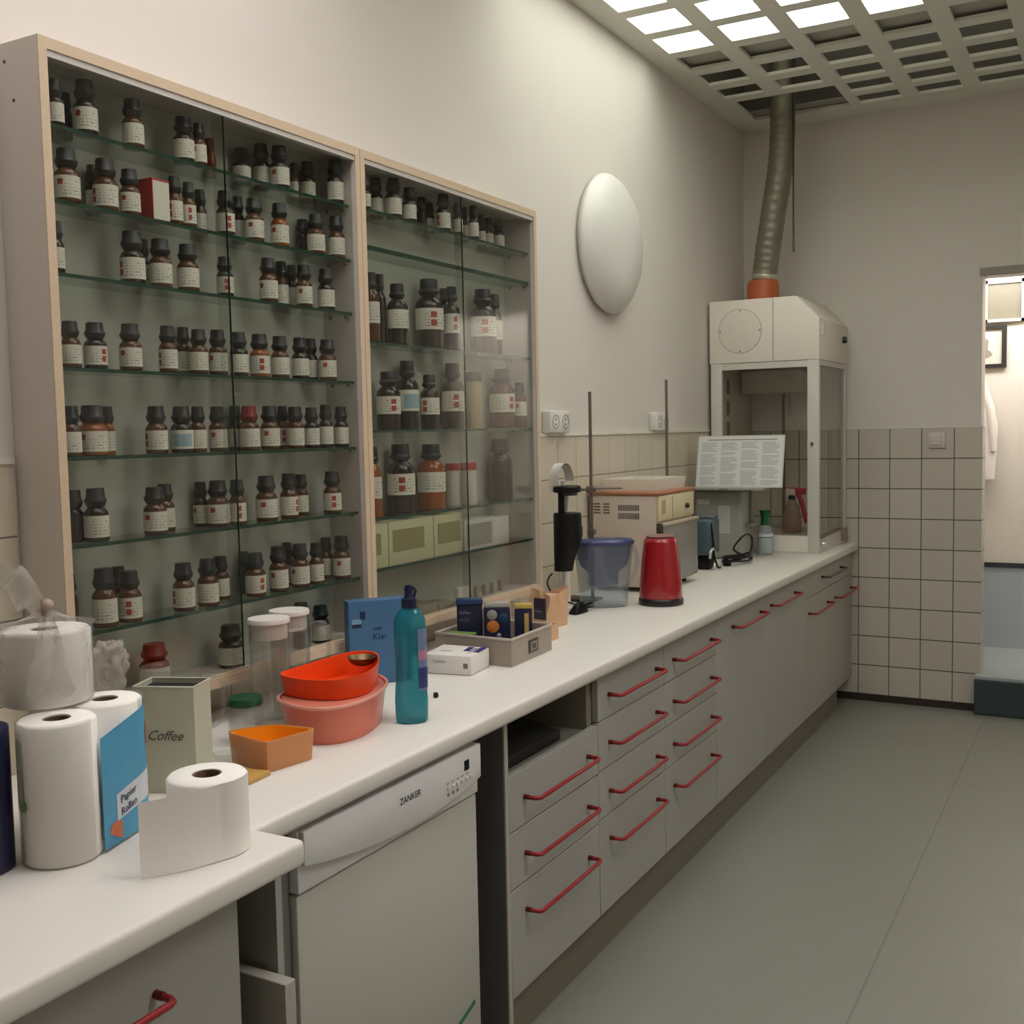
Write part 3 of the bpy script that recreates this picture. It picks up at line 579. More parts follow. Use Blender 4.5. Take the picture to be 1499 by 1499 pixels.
MB().prism([(1.835, 0.184), (1.842, 0.176), (1.934, 0.205), (1.932, 0.216)], 0.575, 0.5756, axis='x').build('green_sticker', pm('green_sticker', (34, 112, 84), 0.5), dr, 0)
# near cabinet
XN = 0.665
t = thing('base_cabinet', (0.33, 0.5, 0.0), 'deep grey near cabinet with a red handle and a narrow side flap standing open', 'cabinet', 'grey base cabinets under the worktop')
MB().box(0.02, XN - 0.02, -0.6, 1.135, 0.10, 0.784).build('carcass', pm('grey_inside_dark', (96, 94, 90), 0.6), t, 0)
front(t, 0.55, 1.142, 0.121, 0.778, 'door', 0.699, (0.62, 0.983), XN); front(t, -0.05, 0.55, 0.121, 0.778, 'door', None, None, XN)
MB().box(0.02, 0.655, 1.232, 1.246, 0.0, 0.784).build('end_panel', FRONT, t, 0)
MB().box(0.545, 0.562, 1.25, 1.368, 0.0, 0.784).build('filler_panel', DARKP, t, 0)
fl = MB().box(0.58, 0.698, 1.199, 1.222, 0.06, 0.618, 0.0015, 1).build('open_flap', FRONTE, t)
MB().box(0.02, 0.50, 1.142, 1.230, 0.10, 0.12).build('bottom_board', INNER, t, 0)
# ------------------------------------------------------------------ near end: paper rolls
def roll(mb, c, r, z0, z1, rc=0.021, seg=48):
    return mb.lathe([(rc, z0), (r - 0.004, z0), (r, z0 + 0.004), (r, z1 - 0.004), (r - 0.004, z1), (rc, z1), (rc, z0)], (c[0], c[1], 0), seg)
FILM2 = glassy('bag_film', (0.88, 0.87, 0.85), 1.4, 0.15, (222, 216, 208), 0.42, 0.45, crumple=0.9)
FILM = glassy('packing_film', (0.93, 0.93, 0.92), 1.35, 0.12, (220, 218, 214), 0.16, 0.4, crumple=0.7)
t = thing('paper_towel_pack', (0.41, 1.09, WT), 'pack of two white paper towel rolls in film with a blue printed side', 'paper towels')
PR = [(0.428, 1.037), (0.397, 1.150)]
for c in PR:
    q = roll(MB(), c, 0.0545, WT + 0.001, WT + 0.206, 0.02).build('roll', PAPER, t, 50)
    MB().lathe([(0.0175, WT + 0.004), (0.0195, WT + 0.004), (0.0195, WT + 0.204), (0.0175, WT + 0.204), (0.0175, WT + 0.004)], (c[0], c[1], 0), 24).build('core', CORE, q)
def hull2(c0, c1, r, n=24):
    a = math.atan2(c1[1] - c0[1], c1[0] - c0[0])
    return arc(c1, r, a - math.pi / 2, a + math.pi / 2, n) + arc(c0, r, a + math.pi / 2, a + 3 * math.pi / 2, n)
PO = hull2(PR[0], PR[1], 0.0562)
def film_wrap(u, v):
    i = u * (len(PO) - 1); k = int(min(i, len(PO) - 2)); f = i - k
    x = PO[k][0] * (1 - f) + PO[k + 1][0] * f; y = PO[k][1] * (1 - f) + PO[k + 1][1] * f
    return (x, y, WT + 0.002 + 0.206 * v)
MB().grid(film_wrap, 60, 4).build('film', FILM, t, 80)
# printed blue side: strip on the outer (+x) flank of the second roll
a = math.atan2(PR[1][1] - PR[0][1], PR[1][0] - PR[0][0]); nx, ny = math.sin(a), -math.cos(a)
def flank(s): return (PR[0][0] + (PR[1][0] - PR[0][0]) * s + nx * 0.0572, PR[0][1] + (PR[1][1] - PR[0][1]) * s + ny * 0.0572)
def flank2(s, off=0.0):
    """along the flank, then round the far roll"""
    L = math.hypot(PR[1][0] - PR[0][0], PR[1][1] - PR[0][1]); r = 0.0572 + off; d = s * 0.15
    if d <= L: return (PR[0][0] + (PR[1][0] - PR[0][0]) * d / L + nx * r, PR[0][1] + (PR[1][1] - PR[0][1]) * d / L + ny * r)
    th = (d - L) / r; b0 = a - math.pi / 2 + th; return (PR[1][0] + r * math.cos(b0), PR[1][1] + r * math.sin(b0))
def strip(s0, s1, lo, hi, off=0.0):
    def f(u, v):
        s = s0 + (s1 - s0) * u; x, y = flank2(s, off); z0, z1 = lo(u), hi(u); return (x, y, WT + z0 + (z1 - z0) * v)
    return f
BLUE = pm('print_blue', (74, 160, 200), 0.4, var=0.25, scale=30)
MB().grid(strip(0.12, 1.12, lambda u: 0.005, lambda u: 0.172 + 0.028 * u), 20, 6).build('blue_print', BLUE, t, 80)
MB().grid(strip(0.34, 1.10, lambda u: 0.038 + 0.016 * u, lambda u: 0.078 + 0.02 * u, 0.0006), 12, 2).build('white_band', pm('print_white', (206, 210, 216), 0.5), t, 80)
pd = (math.cos(a), math.sin(a), 0.18)
for txt, h_ in (('Papier', 0.062), ('Rollen', 0.043)):
    fx_, fy_ = flank2(0.40, 0.0012); text_mesh('print_lettering', txt, 0.0165, pm('print_navy', (52, 58, 84), 0.6), t, (fx_, fy_, WT + h_), pd, (0, 0, 1))
MB().grid(strip(0.22, 0.42, lambda u: 0.016 + 0.006 * math.cos(3.1 * u) , lambda u: 0.034 + 0.006 * math.sin(3.1 * u), 0.0006), 8, 2).build('orange_print', pm('print_orange', (206, 110, 66), 0.5), t, 80)
MB().grid(strip(0.92, 1.1, lambda u: 0.13, lambda u: 0.165, 0.0006), 6, 2).build('red_print', pm('print_red', (196, 70, 74), 0.5), t, 80)
def side_mark(a0, a1, z0, z1, off=0.0575): return lambda u, v: (PR[0][0] + off * math.cos(a0 + (a1 - a0) * u), PR[0][1] + off * math.sin(a0 + (a1 - a0) * u), WT + z0 + (z1 - z0) * v)
MB().grid(side_mark(R(-112), R(-96), 0.085, 0.185), 5, 2).build('grey_print', pm('print_grey_green', (166, 170, 154), 0.6), t, 80)
MB().grid(side_mark(R(-102), R(-90), 0.083, 0.096, 0.0578), 4, 2).build('green_leaf_print', pm('print_leaf', (112, 138, 72), 0.6), t, 80)
# navy pack at the frame edge
t = thing('paper_towel_pack', (0.37, 0.92, WT), 'navy blue film pack of rolls at the near left end of the worktop', 'paper towels')
NV = pm('navy_film', (24, 26, 62), 0.35, var=0.2)
NP = hull2((0.364, 0.951), (0.31, 0.951), 0.0445)
MB().prism(NP, WT + 0.001, WT + 0.205, 0.006, 2).build('wrapped_rolls', NV, t)
def tailf(u, v): return (0.385 + 0.05 * u + 0.014 * math.sin(7 * v), 0.905 - 0.05 * v + 0.02 * u, WT + 0.004 + 0.055 * (1 - v) * (1 - 0.6 * u) + 0.005 * math.sin(11 * u))
MB().grid(tailf, 8, 8).build('film_tail', FILM2, t, 80)
# big roll in a bag on top of the pack
BR = (0.335, 1.095); bz0, bz1 = WT + 0.209, WT + 0.320
t = thing('toilet_roll', (*BR, bz0), 'large white paper roll lying on top of the paper towel pack, inside a clear bag', 'toilet roll')
roll(MB(), BR, 0.067, bz0, bz1, 0.02).build('paper', PAPER, t, 50)
MB().lathe([(0.017, bz0 + 0.002), (0.0195, bz0 + 0.002), (0.0195, bz1 - 0.002), (0.017, bz1 - 0.002), (0.017, bz0 + 0.002)], (*BR, 0), 24).build('core', CORE, t)
t = thing('plastic_bag', (*BR, bz1), 'crumpled clear plastic bag with knotted neck over the big paper roll', 'bag')
def bagf(u, v):
    a = 2 * math.pi * u; w = 0.5 + 0.5 * math.sin(5 * a + 1.3); w2 = math.sin(9 * a + 2)
    if v < 0.55:
        k = v / 0.55; r = 0.0685 + 0.004 * w + 0.002 * w2 * k; z = bz0 + 0.004 + (bz1 - bz0 + 0.004) * k
        return (BR[0] + r * math.cos(a), BR[1] + r * math.sin(a), z)
    k = (v - 0.55) / 0.45; r = (0.0685 + 0.004 * w) * (1 - k) ** 1.3 + 0.006 + 0.004 * w2 * k * (1 - k) * 4
    cx = BR[0] + 0.075 * k * 0.8; cy = BR[1] - 0.045 * k * 0.9
    return (cx + r * math.cos(a), cy + r * math.sin(a), bz1 + 0.006 + 0.035 * k ** 1.4)
MB().grid(bagf, 96, 36).build('bag_body', FILM, t, 80)
kn = Vector((BR[0] + 0.06, BR[1] - 0.0405, bz1 + 0.041))
MB().lathe([(0.001, -0.012), (0.010, -0.008), (0.006, 0.0), (0.011, 0.008), (0.007, 0.013), (0, 0.014)], M=Matrix.Translation(kn) @ Matrix.Rotation(R(35), 4, 'Y'), seg=14).build('knot', glassy('bag_knot', (0.8, 0.78, 0.75), 1.4, 0.2, (216, 196, 184), 0.6, 0.4), t, 80)
def leaf(u, v):
    s = u; wd = 0.034 * math.sin(math.pi * min(1, s * 0.92 + 0.08)) ** 0.8; q = (v - 0.5) * 2
    dx, dy = -0.63, -0.36   # the tail leans back towards the frame edge
    p = kn + Vector((dx * 0.105 * s, dy * 0.105 * s, 0.078 * s - 0.03 * s * s))
    return (p.x + wd * q * 0.35, p.y - wd * q * 0.2, p.z + wd * q * 0.95 + 0.007 * math.sin(14 * s + 3 * q) * (1 - abs(q) * 0.3))
def leaf2(u, v):
    x, y, z = leaf(u, v); q = (v - 0.5) * 2; return (x + 0.012 * (1 - q * q) * math.sin(math.pi * u), y - 0.016 * (1 - q * q) * math.sin(math.pi * u), z + 0.004 * math.sin(19 * u + 5 * v))
MB().grid(leaf, 24, 14).grid(leaf2, 24, 14).build('bag_tail', FILM2, t, 80)
def fan(u, v):
    q = (v - 0.5) * 2; s = u; p = kn + Vector((0.016 * s + 0.028 * math.sin(s * 1.6), -0.010 * s - 0.022 * math.sin(s * 1.6), -0.115 * s))
    wd = 0.008 + 0.030 * s; return (p.x + 0.62 * wd * q, p.y + 0.62 * wd * q, p.z + 0.008 * math.sin(5 * q + 8 * s))
MB().grid(fan, 18, 14).build('bag_fold', FILM2, t, 80)
t = thing('plastic_bag', (0.304, 1.24, WT), 'small crumpled clear film bag sticking up behind the paper towel pack', 'bag')
from mathutils import noise
def puff(u, v):
    a = 2 * math.pi * u; ph = math.pi * v; d = Vector((math.sin(ph) * math.cos(a), math.sin(ph) * math.sin(a), math.cos(ph)))
    k = 1 + 0.55 * noise.noise(d * 1.7 + Vector((3, 1, 2))) + 0.28 * noise.noise(d * 4.3); r = 0.031 * k
    return (0.304 + r * 0.85 * d.x, 1.24 + r * 0.95 * d.y, WT + 0.232 + 0.044 * k * d.z)
MB().grid(puff, 48, 30).build('bag_end', FILM2, t, 80)
MB().grid(lambda u, v: (0.304 + 0.012 * math.cos(6.283 * u) * (1 + 0.6 * v), 1.24 + 0.014 * math.sin(6.283 * u) * (1 + 0.6 * v), WT + 0.0005 + 0.19 * (1 - v)), 16, 8).build('bag_neck', FILM2, t, 80)
# loose toilet roll with a hanging sheet
t = thing('toilet_roll', (0.588, 1.145, WT), 'white toilet roll standing on the worktop corner with its end sheet drawn out', 'toilet roll')
TC = (0.600, 1.156); tr = 0.058; tz = 0.113
roll(MB(), TC, tr, WT + 0.001, WT + tz, 0.0215).build('paper', PAPER, t, 50)
MB().lathe([(0.019, WT + 0.003), (0.021, WT + 0.003), (0.021, WT + tz - 0.001), (0.019, WT + tz - 0.001), (0.019, WT + 0.003)], (*TC, 0), 24).build('core', CORE, t)
aN = math.atan2(-0.45, 0.893)
def sheet(u, v):
    z = WT + 0.0012 + (tz - 0.002) * v
    if u < 0.35:
        q = aN + R(62) * (1 - u / 0.35); r = tr + 0.0012; return (TC[0] + r * math.cos(q), TC[1] + r * math.sin(q), z)
    d = (u - 0.35) / 0.65 * 0.116; bx = TC[0] + (tr + 0.0012) * math.cos(aN); by = TC[1] + (tr + 0.0012) * math.sin(aN)
    w_ = 0.006 * math.sin(d * 30); return (bx + d * math.sin(aN) + w_ * math.cos(aN), by - d * math.cos(aN) + w_ * math.sin(aN), z - 0.004 * (d / 0.106) * v)
def sheet_in(u, v):
    x, y, z = sheet(u, v); return (x - 0.0008 * math.cos(aN), y - 0.0008 * math.sin(aN), z)
MB().grid(sheet, 40, 6).grid(sheet_in, 40, 6).build('loose_sheet', PAPER, t, 80)
# ------------------------------------------------------------------ coffee canister, glass jug, jars
t = thing('canister', (0.345, 1.34, WT), 'sage green open metal canister with script lettering, behind the toilet roll', 'canister')
A_ = Vector((0.303, 1.289)); e1 = Vector((0.934, 0.358)); e2 = Vector((-0.358, 0.934)); wA, dA, hA = 0.108, 0.068, 0.185
cor = [A_, A_ + e1 * wA, A_ + e1 * wA + e2 * dA, A_ + e2 * dA]; cor = [(p.x, p.y) for p in cor]
SAGE = pm('sage_enamel', (186, 188, 168), 0.4, var=0.03)
MB().vessel(cor, WT + 0.0005, WT + hA, 0.0016).build('body', SAGE, t, 20)
ins = [(p[0] * 0.945 + sum(q[0] for q in cor) / 4 * 0.055, p[1] * 0.945 + sum(q[1] for q in cor) / 4 * 0.055) for p in cor]
MB().prism(ins, WT + 0.004, WT + hA * 0.955).build('ground_coffee', pm('coffee_dark', (20, 14, 10), 0.9), t, 0)
MB().tube([(*p, WT + hA) for p in cor], 0.0016, 6, True).build('rim', pm('rim_pale', (206, 206, 192), 0.35), t)
fo = A_ + e1 * 0.020
text_mesh('lettering', 'Coffee', 0.024, pm('script_grey', (74, 76, 66), 0.6), t, (fo.x, fo.y, WT + 0.093), (e1.x, e1.y, 0), (0, 0, 1), lift=0.0006, shear=0.45)
CI = glassy('drinking_glass', (0.94, 0.95, 0.94), 1.55, 0.03, (206, 202, 196), 0.05)
def jug(c, r, h, label, hang, lid=False, hz=(0.35, 0.88), th=0.003):
    t = thing('glass_jug', (*c, WT), label, 'jug')
    MB().lathe([(0, 0.0006), (r * 0.93, 0.0006), (r, 0.008), (r, h * 0.55), (r * 0.98, h - 0.002), (r * 0.99, h), (r * 0.95, h), (r * 0.94, h * 0.55), (r * 0.93, 0.011), (0, 0.009)], (*c, WT), 40).build('glass_body', CI, t, 60)
    d = Vector((math.cos(hang), math.sin(hang))); o_ = 0.042
    P_ = [(c[0] + d.x * (r + k), c[1] + d.y * (r + k), WT + h * q) for k, q in ((-0.002, hz[1]), (o_ * 0.7, hz[1] + 0.01), (o_, hz[1] - 0.07), (o_ * 0.95, hz[0] + 0.16), (o_ * 0.6, hz[0] + 0.02), (-0.002, hz[0]))]
    MB().tube(spline(P_, 6), 0.0052, 10).build('handle', CI, t, 80)
    if lid:
        MB().lathe([(0, h - 0.034), (r * 0.90, h - 0.034), (r * 0.93, h - 0.002), (r * 1.04, h - 0.001), (r * 1.05, h + 0.006), (r * 1.02, h + 0.009), (0, h + 0.009)], (*c, WT), 40).build('white_lid', pm('lid_white', (226, 220, 212), 0.4), t, 40)
    return t
jug((0.212, 1.462), 0.056, 0.178, 'clear glass jug with side handle behind the sage green canister', R(24))
jug((0.198, 1.750), 0.0425, 0.214, 'nearer of two clear jugs with white lids behind the orange bowl', R(60), True)
jug((0.168, 1.850), 0.0425, 0.214, 'farther of two clear jugs with white lids, glass handle towards the blue box', R(35), True)
t = thing('glass_jar', (0.262, 1.602, WT), 'empty clear jar with dark green metal lid beside the canister', 'jar')
MB().lathe([(0, 0.0006), (0.031, 0.0006), (0.034, 0.006), (0.034, 0.070), (0.031, 0.080), (0.031, 0.084), (0.028, 0.084), (0.0295, 0.07), (0.0305, 0.009), (0, 0.006)], (0.262, 1.602, WT), 36).build('glass_body', CI, t, 60)
MB().lathe([(0.0325, 0.078), (0.0345, 0.078), (0.0355, 0.082), (0.0350, 0.089), (0.033, 0.093), (0, 0.0915)], (0.262, 1.602, WT), 36).build('lid', pm('green_lid', (22, 74, 48), 0.25), t, 40)
t = thing('small_glass', (0.352, 1.462, WT), 'short clear glass dish between the canister and the yellow tub', 'dish')
MB().lathe([(0, 0.0006), (0.018, 0.0006), (0.02, 0.004), (0.021, 0.034), (0.019, 0.034), (0.018, 0.006), (0, 0.004)], (0.352, 1.448, WT), 28).build('glass_body', CI, t, 60)
# ------------------------------------------------------------------ yellow tub on board, pink tub, orange bowl
tag(MB().prism([(0.392, 1.385), (0.452, 1.402), (0.447, 1.463), (0.385, 1.452)], WT + 0.0005, WT + 0.009, 0.001).build('wooden_board', pm('board_wood', (196, 156, 82), 0.5, var=0.15, scale=60)), 'small yellowish wooden board on the worktop in front of the yellow tub', 'board')
t = thing('storage_tub', (0.40, 1.515, WT), 'small translucent orange tub with bright yellow inside, beside the toilet roll', 'tub')
yp = [(0.318, 1.500), (0.322, 1.490), (0.330, 1.485), (0.428, 1.466), (0.436, 1.467), (0.440, 1.474), (0.458, 1.568), (0.455, 1.576), (0.448, 1.579), (0.372, 1.572), (0.362, 1.566), (0.350, 1.552), (0.333, 1.527)]
MB().vessel(yp, WT + 0.0005, WT + 0.058, 0.003, 0.93).build('tub_wall', glassy('orange_translucent', (0.95, 0.8, 0.6), 1.4, 0.2, (236, 178, 124), 0.9, 0.4), t, 40)
yi = [(p[0] * .93 + sum(q[0] for q in yp) / len(yp) * .07, p[1] * .93 + sum(q[1] for q in yp) / len(yp) * .07) for p in yp]
MB().vessel(yi, WT + 0.008, WT + 0.0565, 0.002, 0.92).build('yellow_liner', pm('yellow_plastic', (244, 158, 20), 0.45), t, 40)
t = thing('plastic_tub', (0.36, 1.79, WT), 'translucent pink plastic tub under the orange bowl', 'tub')
tp_ = smooth_poly([(0.268, 1.700), (0.300, 1.652), (0.398, 1.622), (0.450, 1.655), (0.462, 1.73), (0.440, 1.815), (0.405, 1.885), (0.352, 1.925), (0.300, 1.915), (0.272, 1.84)], 3)
PINK = glassy('pink_translucent', (1.0, 0.8, 0.72), 1.4, 0.25, (246, 156, 132), 0.9, 0.35)
MB().vessel(tp_, WT + 0.0005, WT + 0.079, 0.0025, 0.88).build('tub_wall', PINK, t, 40)
cx = sum(p[0] for p in tp_) / len(tp_); cy = sum(p[1] for p in tp_) / len(tp_)
MB().tube([(cx + (p[0] - cx) * 1.012, cy + (p[1] - cy) * 1.012, WT + 0.077) for p in tp_], 0.0042, 8, True).build('rim', glassy('pink_rim', (1.0, 0.85, 0.8), 1.4, 0.25, (248, 196, 174), 0.85, 0.4), t, 80)
MB().prism([(cx + (p[0] - cx) * 0.955, cy + (p[1] - cy) * 0.955) for p in tp_], WT + 0.0735, WT + 0.0775, 0.001).build('lid', PINK, t, 40)
MB().prism([(cx + (p[0] - cx) * 0.84, cy + (p[1] - cy) * 0.84) for p in tp_], WT + 0.006, WT + 0.03, 0.002, top=[(cx + (p[0] - cx) * 0.88, cy + (p[1] - cy) * 0.88) for p in tp_]).build('orange_contents', pm('orange_contents', (236, 104, 66), 0.5), t, 40)
t = thing('silicone_bowl', (0.36, 1.8, WT + 0.08), 'bright orange lemon shaped bowl sitting on the pink tub', 'bowl')
bp_ = smooth_poly([(0.262, 1.690), (0.274, 1.77), (0.280, 1.85), (0.296, 1.915), (0.345, 1.925), (0.392, 1.878), (0.432, 1.81), (0.444, 1.745), (0.427, 1.698), (0.384, 1.676), (0.328, 1.672)], 3)
ORG = pm('orange_silicone', (240, 74, 10), 0.45, var=0.03)
MB().vessel(bp_, WT + 0.0795, lambda p: WT + 0.121 + 0.010 * (p[1] - 1.68) / 0.25, 0.003, 0.93).build('bowl_wall', ORG, t, 40)
bx = sum(p[0] for p in bp_) / len(bp_); by = sum(p[1] for p in bp_) / len(bp_)
tag(MB().lathe([(0, 0.0), (0.016, 0.002), (0.026, 0.008), (0.031, 0.017), (0.032, 0.0175), (0.027, 0.0065), (0.017, 0.0005), (0, -0.0005)], (0.352, 1.868, WT + 0.112), 28).build('tea_strainer', pm('strainer_mesh', (120, 98, 66), 0.35, 0.7, var=0.5, scale=160)), 'small metal mesh strainer lying in the orange bowl', 'strainer')
# ------------------------------------------------------------------ blue box, soap
t = thing('cardboard_box', (0.17, 2.10, WT), 'blue cardboard box with navy and white squares standing behind the soap bottle', 'box')
Bo = Vector((0.158, 2.075)); d1 = Vector((0.88, 0.475)).normalized(); d1 = Vector((0.62, 0.785)); d2 = Vector((-0.785, 0.62))
wB, dB, hB = 0.155, 0.045, 0.205
bc = [Bo, Bo + d1 * wB, Bo + d1 * wB + d2 * dB, Bo + d2 * dB]
MB().prism([(p.x, p.y) for p in bc], WT + 0.0005, WT + hB, 0.0015, 2).build('carton', pm('box_blue', (66, 108, 146), 0.45, var=0.12, scale=12), t, 20)
def onbox(u0, u1, z0, z1, name, mat):
    a_, b_ = Bo + d1 * u0 - d2 * 0.0004, Bo + d1 * u1 - d2 * 0.0004
    MB().prism([(a_.x, a_.y), (b_.x, b_.y), (b_.x + d2.x * 0.0006, b_.y + d2.y * 0.0006), (a_.x + d2.x * 0.0006, a_.y + d2.y * 0.0006)], WT + z0, WT + z1).build(name, mat, t, 0)
NAVY = pm('navy_print', (20, 30, 70), 0.5)
onbox(0.028, 0.041, 0.160, 0.180, 'navy_square', NAVY); onbox(0.008, 0.031, 0.150, 0.162, 'pale_square', pm('pale_print', (120, 156, 186), 0.5)); onbox(0.008, 0.031, 0.141, 0.150, 'navy_square', NAVY)
q = Bo + d1 * 0.058
text_mesh('lettering', 'weiß', 0.012, NAVY, t, (q.x, q.y, WT + 0.133), (d1.x, d1.y, 0), (0, 0, 1), 0.0008)
text_mesh('lettering', 'Klar', 0.022, pm('print_midblue', (22, 50, 92), 0.5), t, (q.x, q.y, WT + 0.110), (d1.x, d1.y, 0), (0, 0, 1), 0.0008)
t = thing('soap_bottle', (0.474, 1.872, WT), 'teal see-through dish soap bottle with navy cap beside the orange bowl', 'bottle')
sa = R(40)
SOAP = glassy('teal_soap', (0.30, 0.66, 0.72), 1.45, 0.05, (58, 160, 176), 0.5, 0.4)
MB().lathe([(0, 0.0008), (0.030, 0.0008), (0.034, 0.006), (0.035, 0.05), (0.032, 0.09), (0.032, 0.14), (0.034, 0.19), (0.033, 0.218), (0.024, 0.236), (0.0145, 0.244), (0.0145, 0.25), (0, 0.25)], (0.474, 1.872, WT), 40, sy=0.68, rot=sa).build('bottle_body', SOAP, t, 60)
MB().lathe([(0.0160, 0.243), (0.0165, 0.246), (0.0160, 0.262), (0.011, 0.264), (0.0085, 0.270), (0.0095, 0.282), (0.007, 0.290), (0, 0.292)], (0.474, 1.872, WT), 24).build('cap', pm('navy_cap', (16, 18, 58), 0.35), t, 40)
MB().tube([(0.482, 1.878, WT + 0.262), (0.486, 1.881, WT + 0.278), (0.480, 1.876, WT + 0.287)], 0.003, 8).build('cap_spout', pm('navy_cap', (16, 18, 58), 0.35), t)
def slab(u, v, a0, a1, z0, z1, k=1.012):
    a = a0 + (a1 - a0) * u; x = 0.0335 * k * math.cos(a); y = 0.0335 * k * 0.70 * math.sin(a)
    return (0.474 + x * math.cos(sa) - y * math.sin(sa), 1.872 + x * math.sin(sa) + y * math.cos(sa), WT + z0 + (z1 - z0) * v)
SL = ((R(-66), R(-8)))
MB().grid(lambda u, v: slab(u, v, *SL, 0.07, 0.20, 1.04), 10, 4).build('label', pm('soap_label', (120, 140, 176), 0.4, var=0.4, scale=50), t, 80)
MB().grid(lambda u, v: slab(u, v, *SL, 0.135, 0.155, 1.055), 10, 2).build('label_band', pm('soap_pink', (188, 130, 160), 0.4), t, 80)
MB().grid(lambda u, v: slab(u, v, *SL, 0.075, 0.118, 1.055), 10, 2).build('label_band', pm('soap_navy', (50, 62, 120), 0.4), t, 80)
tag(MB().cyl((0.405, 2.07), 0.006, WT + 0.0005, WT + 0.012, 12, 0.002).build('bottle_stopper', BLACKP), 'tiny black stopper on the worktop beside the soap bottle', 'stopper')
# ------------------------------------------------------------------ white box, grey crate and its contents
t = thing('filter_box', (0.29, 2.345, WT), 'low white box with navy stripes beside the grey crate', 'box')
wb = [(0.237, 2.272), (0.366, 2.292), (0.352, 2.408), (0.215, 2.40)]
MB().prism(wb, WT + 0.0005, WT + 0.050, 0.004, 2).build('carton', pm('box_white', (226, 222, 216), 0.5, var=0.02), t, 30)
MB().prism([(0.300, 2.392), (0.316, 2.394), (0.330, 2.345), (0.314, 2.340)], WT + 0.0502, WT + 0.0508).build('navy_stripe', pm('navy_violet', (52, 48, 120), 0.5), t, 0)
MB().prism([(0.332, 2.400), (0.350, 2.402), (0.360, 2.340), (0.343, 2.338)], WT + 0.0502, WT + 0.0508).build('navy_stripe', pm('navy_violet', (52, 48, 120), 0.5), t, 0)
MB().prism([(0.322, 2.385), (0.332, 2.386), (0.340, 2.318)], WT + 0.0502, WT + 0.0507).build('grey_wedge', pm('wedge_grey', (120, 112, 104), 0.5), t, 0)
text_mesh('lettering', 'Filter', 0.016, pm('pale_grey_print', (150, 142, 136), 0.6), t, (0.258, 2.318, WT + 0.0502), (0.97, 0.2, 0), (-0.2, 0.97, 0), 0.0004)
text_mesh('lettering', 'Teefilter', 0.011, pm('pale_grey_print', (150, 142, 136), 0.6), t, (0.262, 2.2755, WT + 0.030), (0.129, 0.02, 0), (0, 0, 1), 0.0008)
MB().prism([(0.345, 2.2890), (0.357, 2.2908), (0.357, 2.2903), (0.345, 2.2885)], WT + 0.018, WT + 0.031).build('print_square', pm('print_brown', (128, 110, 100), 0.6), t, 0)
t = thing('storage_crate', (0.287, 2.545, WT), 'taupe grey storage crate with a black label holder, holding coffee packs', 'crate')
gc = [(0.170, 2.432), (0.410, 2.420), (0.402, 2.664), (0.166, 2.672)]
CR = pm('taupe_crate', (160, 148, 136), 0.6, var=0.04)
MB().vessel(gc, WT + 0.0005, WT + 0.071, 0.006).build('crate_wall', CR, t, 20)
MB().tube([(*p, WT + 0.071) for p in gc], 0.0042, 8, True).build('rim', pm('taupe_rim', (184, 174, 162), 0.5), t)
ty_ = lambda y: 0.410 + (0.402 - 0.410) * (y - 2.42) / 0.244
lh = MB().prism([(ty_(2.520), 2.520), (ty_(2.575), 2.575), (ty_(2.575) + 0.0025, 2.575), (ty_(2.520) + 0.0025, 2.520)], WT + 0.018, WT + 0.052).build('label_holder', pm('holder_black', (44, 38, 32), 0.4), t, 0)
MB().prism([(ty_(2.527) + 0.002, 2.527), (ty_(2.568) + 0.002, 2.568), (ty_(2.568) + 0.0032, 2.568), (ty_(2.527) + 0.0032, 2.527)], WT + 0.023, WT + 0.047).build('paper_slip', pm('slip_grey', (128, 122, 108), 0.6), lh, 0)
text_mesh('slip_lettering', 'TEE', 0.016, INK, lh, (ty_(2.533) + 0.0032, 2.533, WT + 0.029), (0, 1, 0), (0, 0, 1), 0.0004)
def pack(cx_, cy_, w_, d_, z0, z1, ang, label, mat):
    t = thing('coffee_pack', (cx_, cy_, z0), label, 'coffee pack', 'coffee packs in the grey crate')
    MB().obox(cx_, cy_, z0, z1, w_, d_, ang, 0.004, 2).build('pouch', mat, t, 30); return t
NVY = pm('pack_navy', (30, 34, 62), 0.3, var=0.3, scale=30); NVB = pm('pack_blue', (38, 62, 104), 0.3, var=0.3, scale=30)
z8 = WT + 0.0075
PA = R(-58)
def face(c, ang, w_, u, z):
    n_ = Vector((math.cos(ang), math.sin(ang))); d_ = Vector((-n_.y, n_.x)); q_ = Vector(c) + n_ * (w_ / 2 + 0.0004) + d_ * u
    return (q_.x, q_.y, WT + z), (d_.x, d_.y, 0)
t = pack(0.217, 2.535, 0.034, 0.070, z8, WT + 0.136, PA, 'navy coffee pack with folded blue top at the near end of the grey crate', NVY)
MB().obox(0.217, 2.535, WT + 0.136, WT + 0.152, 0.040, 0.074, PA, 0.004).build('folded_top', NVB, t, 30)
o_, d_ = face((0.217, 2.535), PA, 0.034, -0.028, 0.112); text_mesh('lettering', 'Kaffee', 0.012, pm('pack_print', (136, 140, 160), 0.5), t, o_, d_, (0, 0, 1))
o_, d_ = face((0.217, 2.535), PA, 0.034, -0.028, 0.092); text_mesh('lettering', 'mild', 0.016, pm('pack_print2', (104, 104, 118), 0.5), t, o_, d_, (0, 0, 1))
t = pack(0.287, 2.563, 0.040, 0.072, z8, WT + 0.128, PA, 'navy coffee pack with orange emblem in the middle of the grey crate', NVY)
MB().obox(0.287, 2.563, WT + 0.128, WT + 0.143, 0.030, 0.068, PA, 0.004).build('folded_top', pm('pack_silver', (170, 168, 160), 0.3), t, 30)
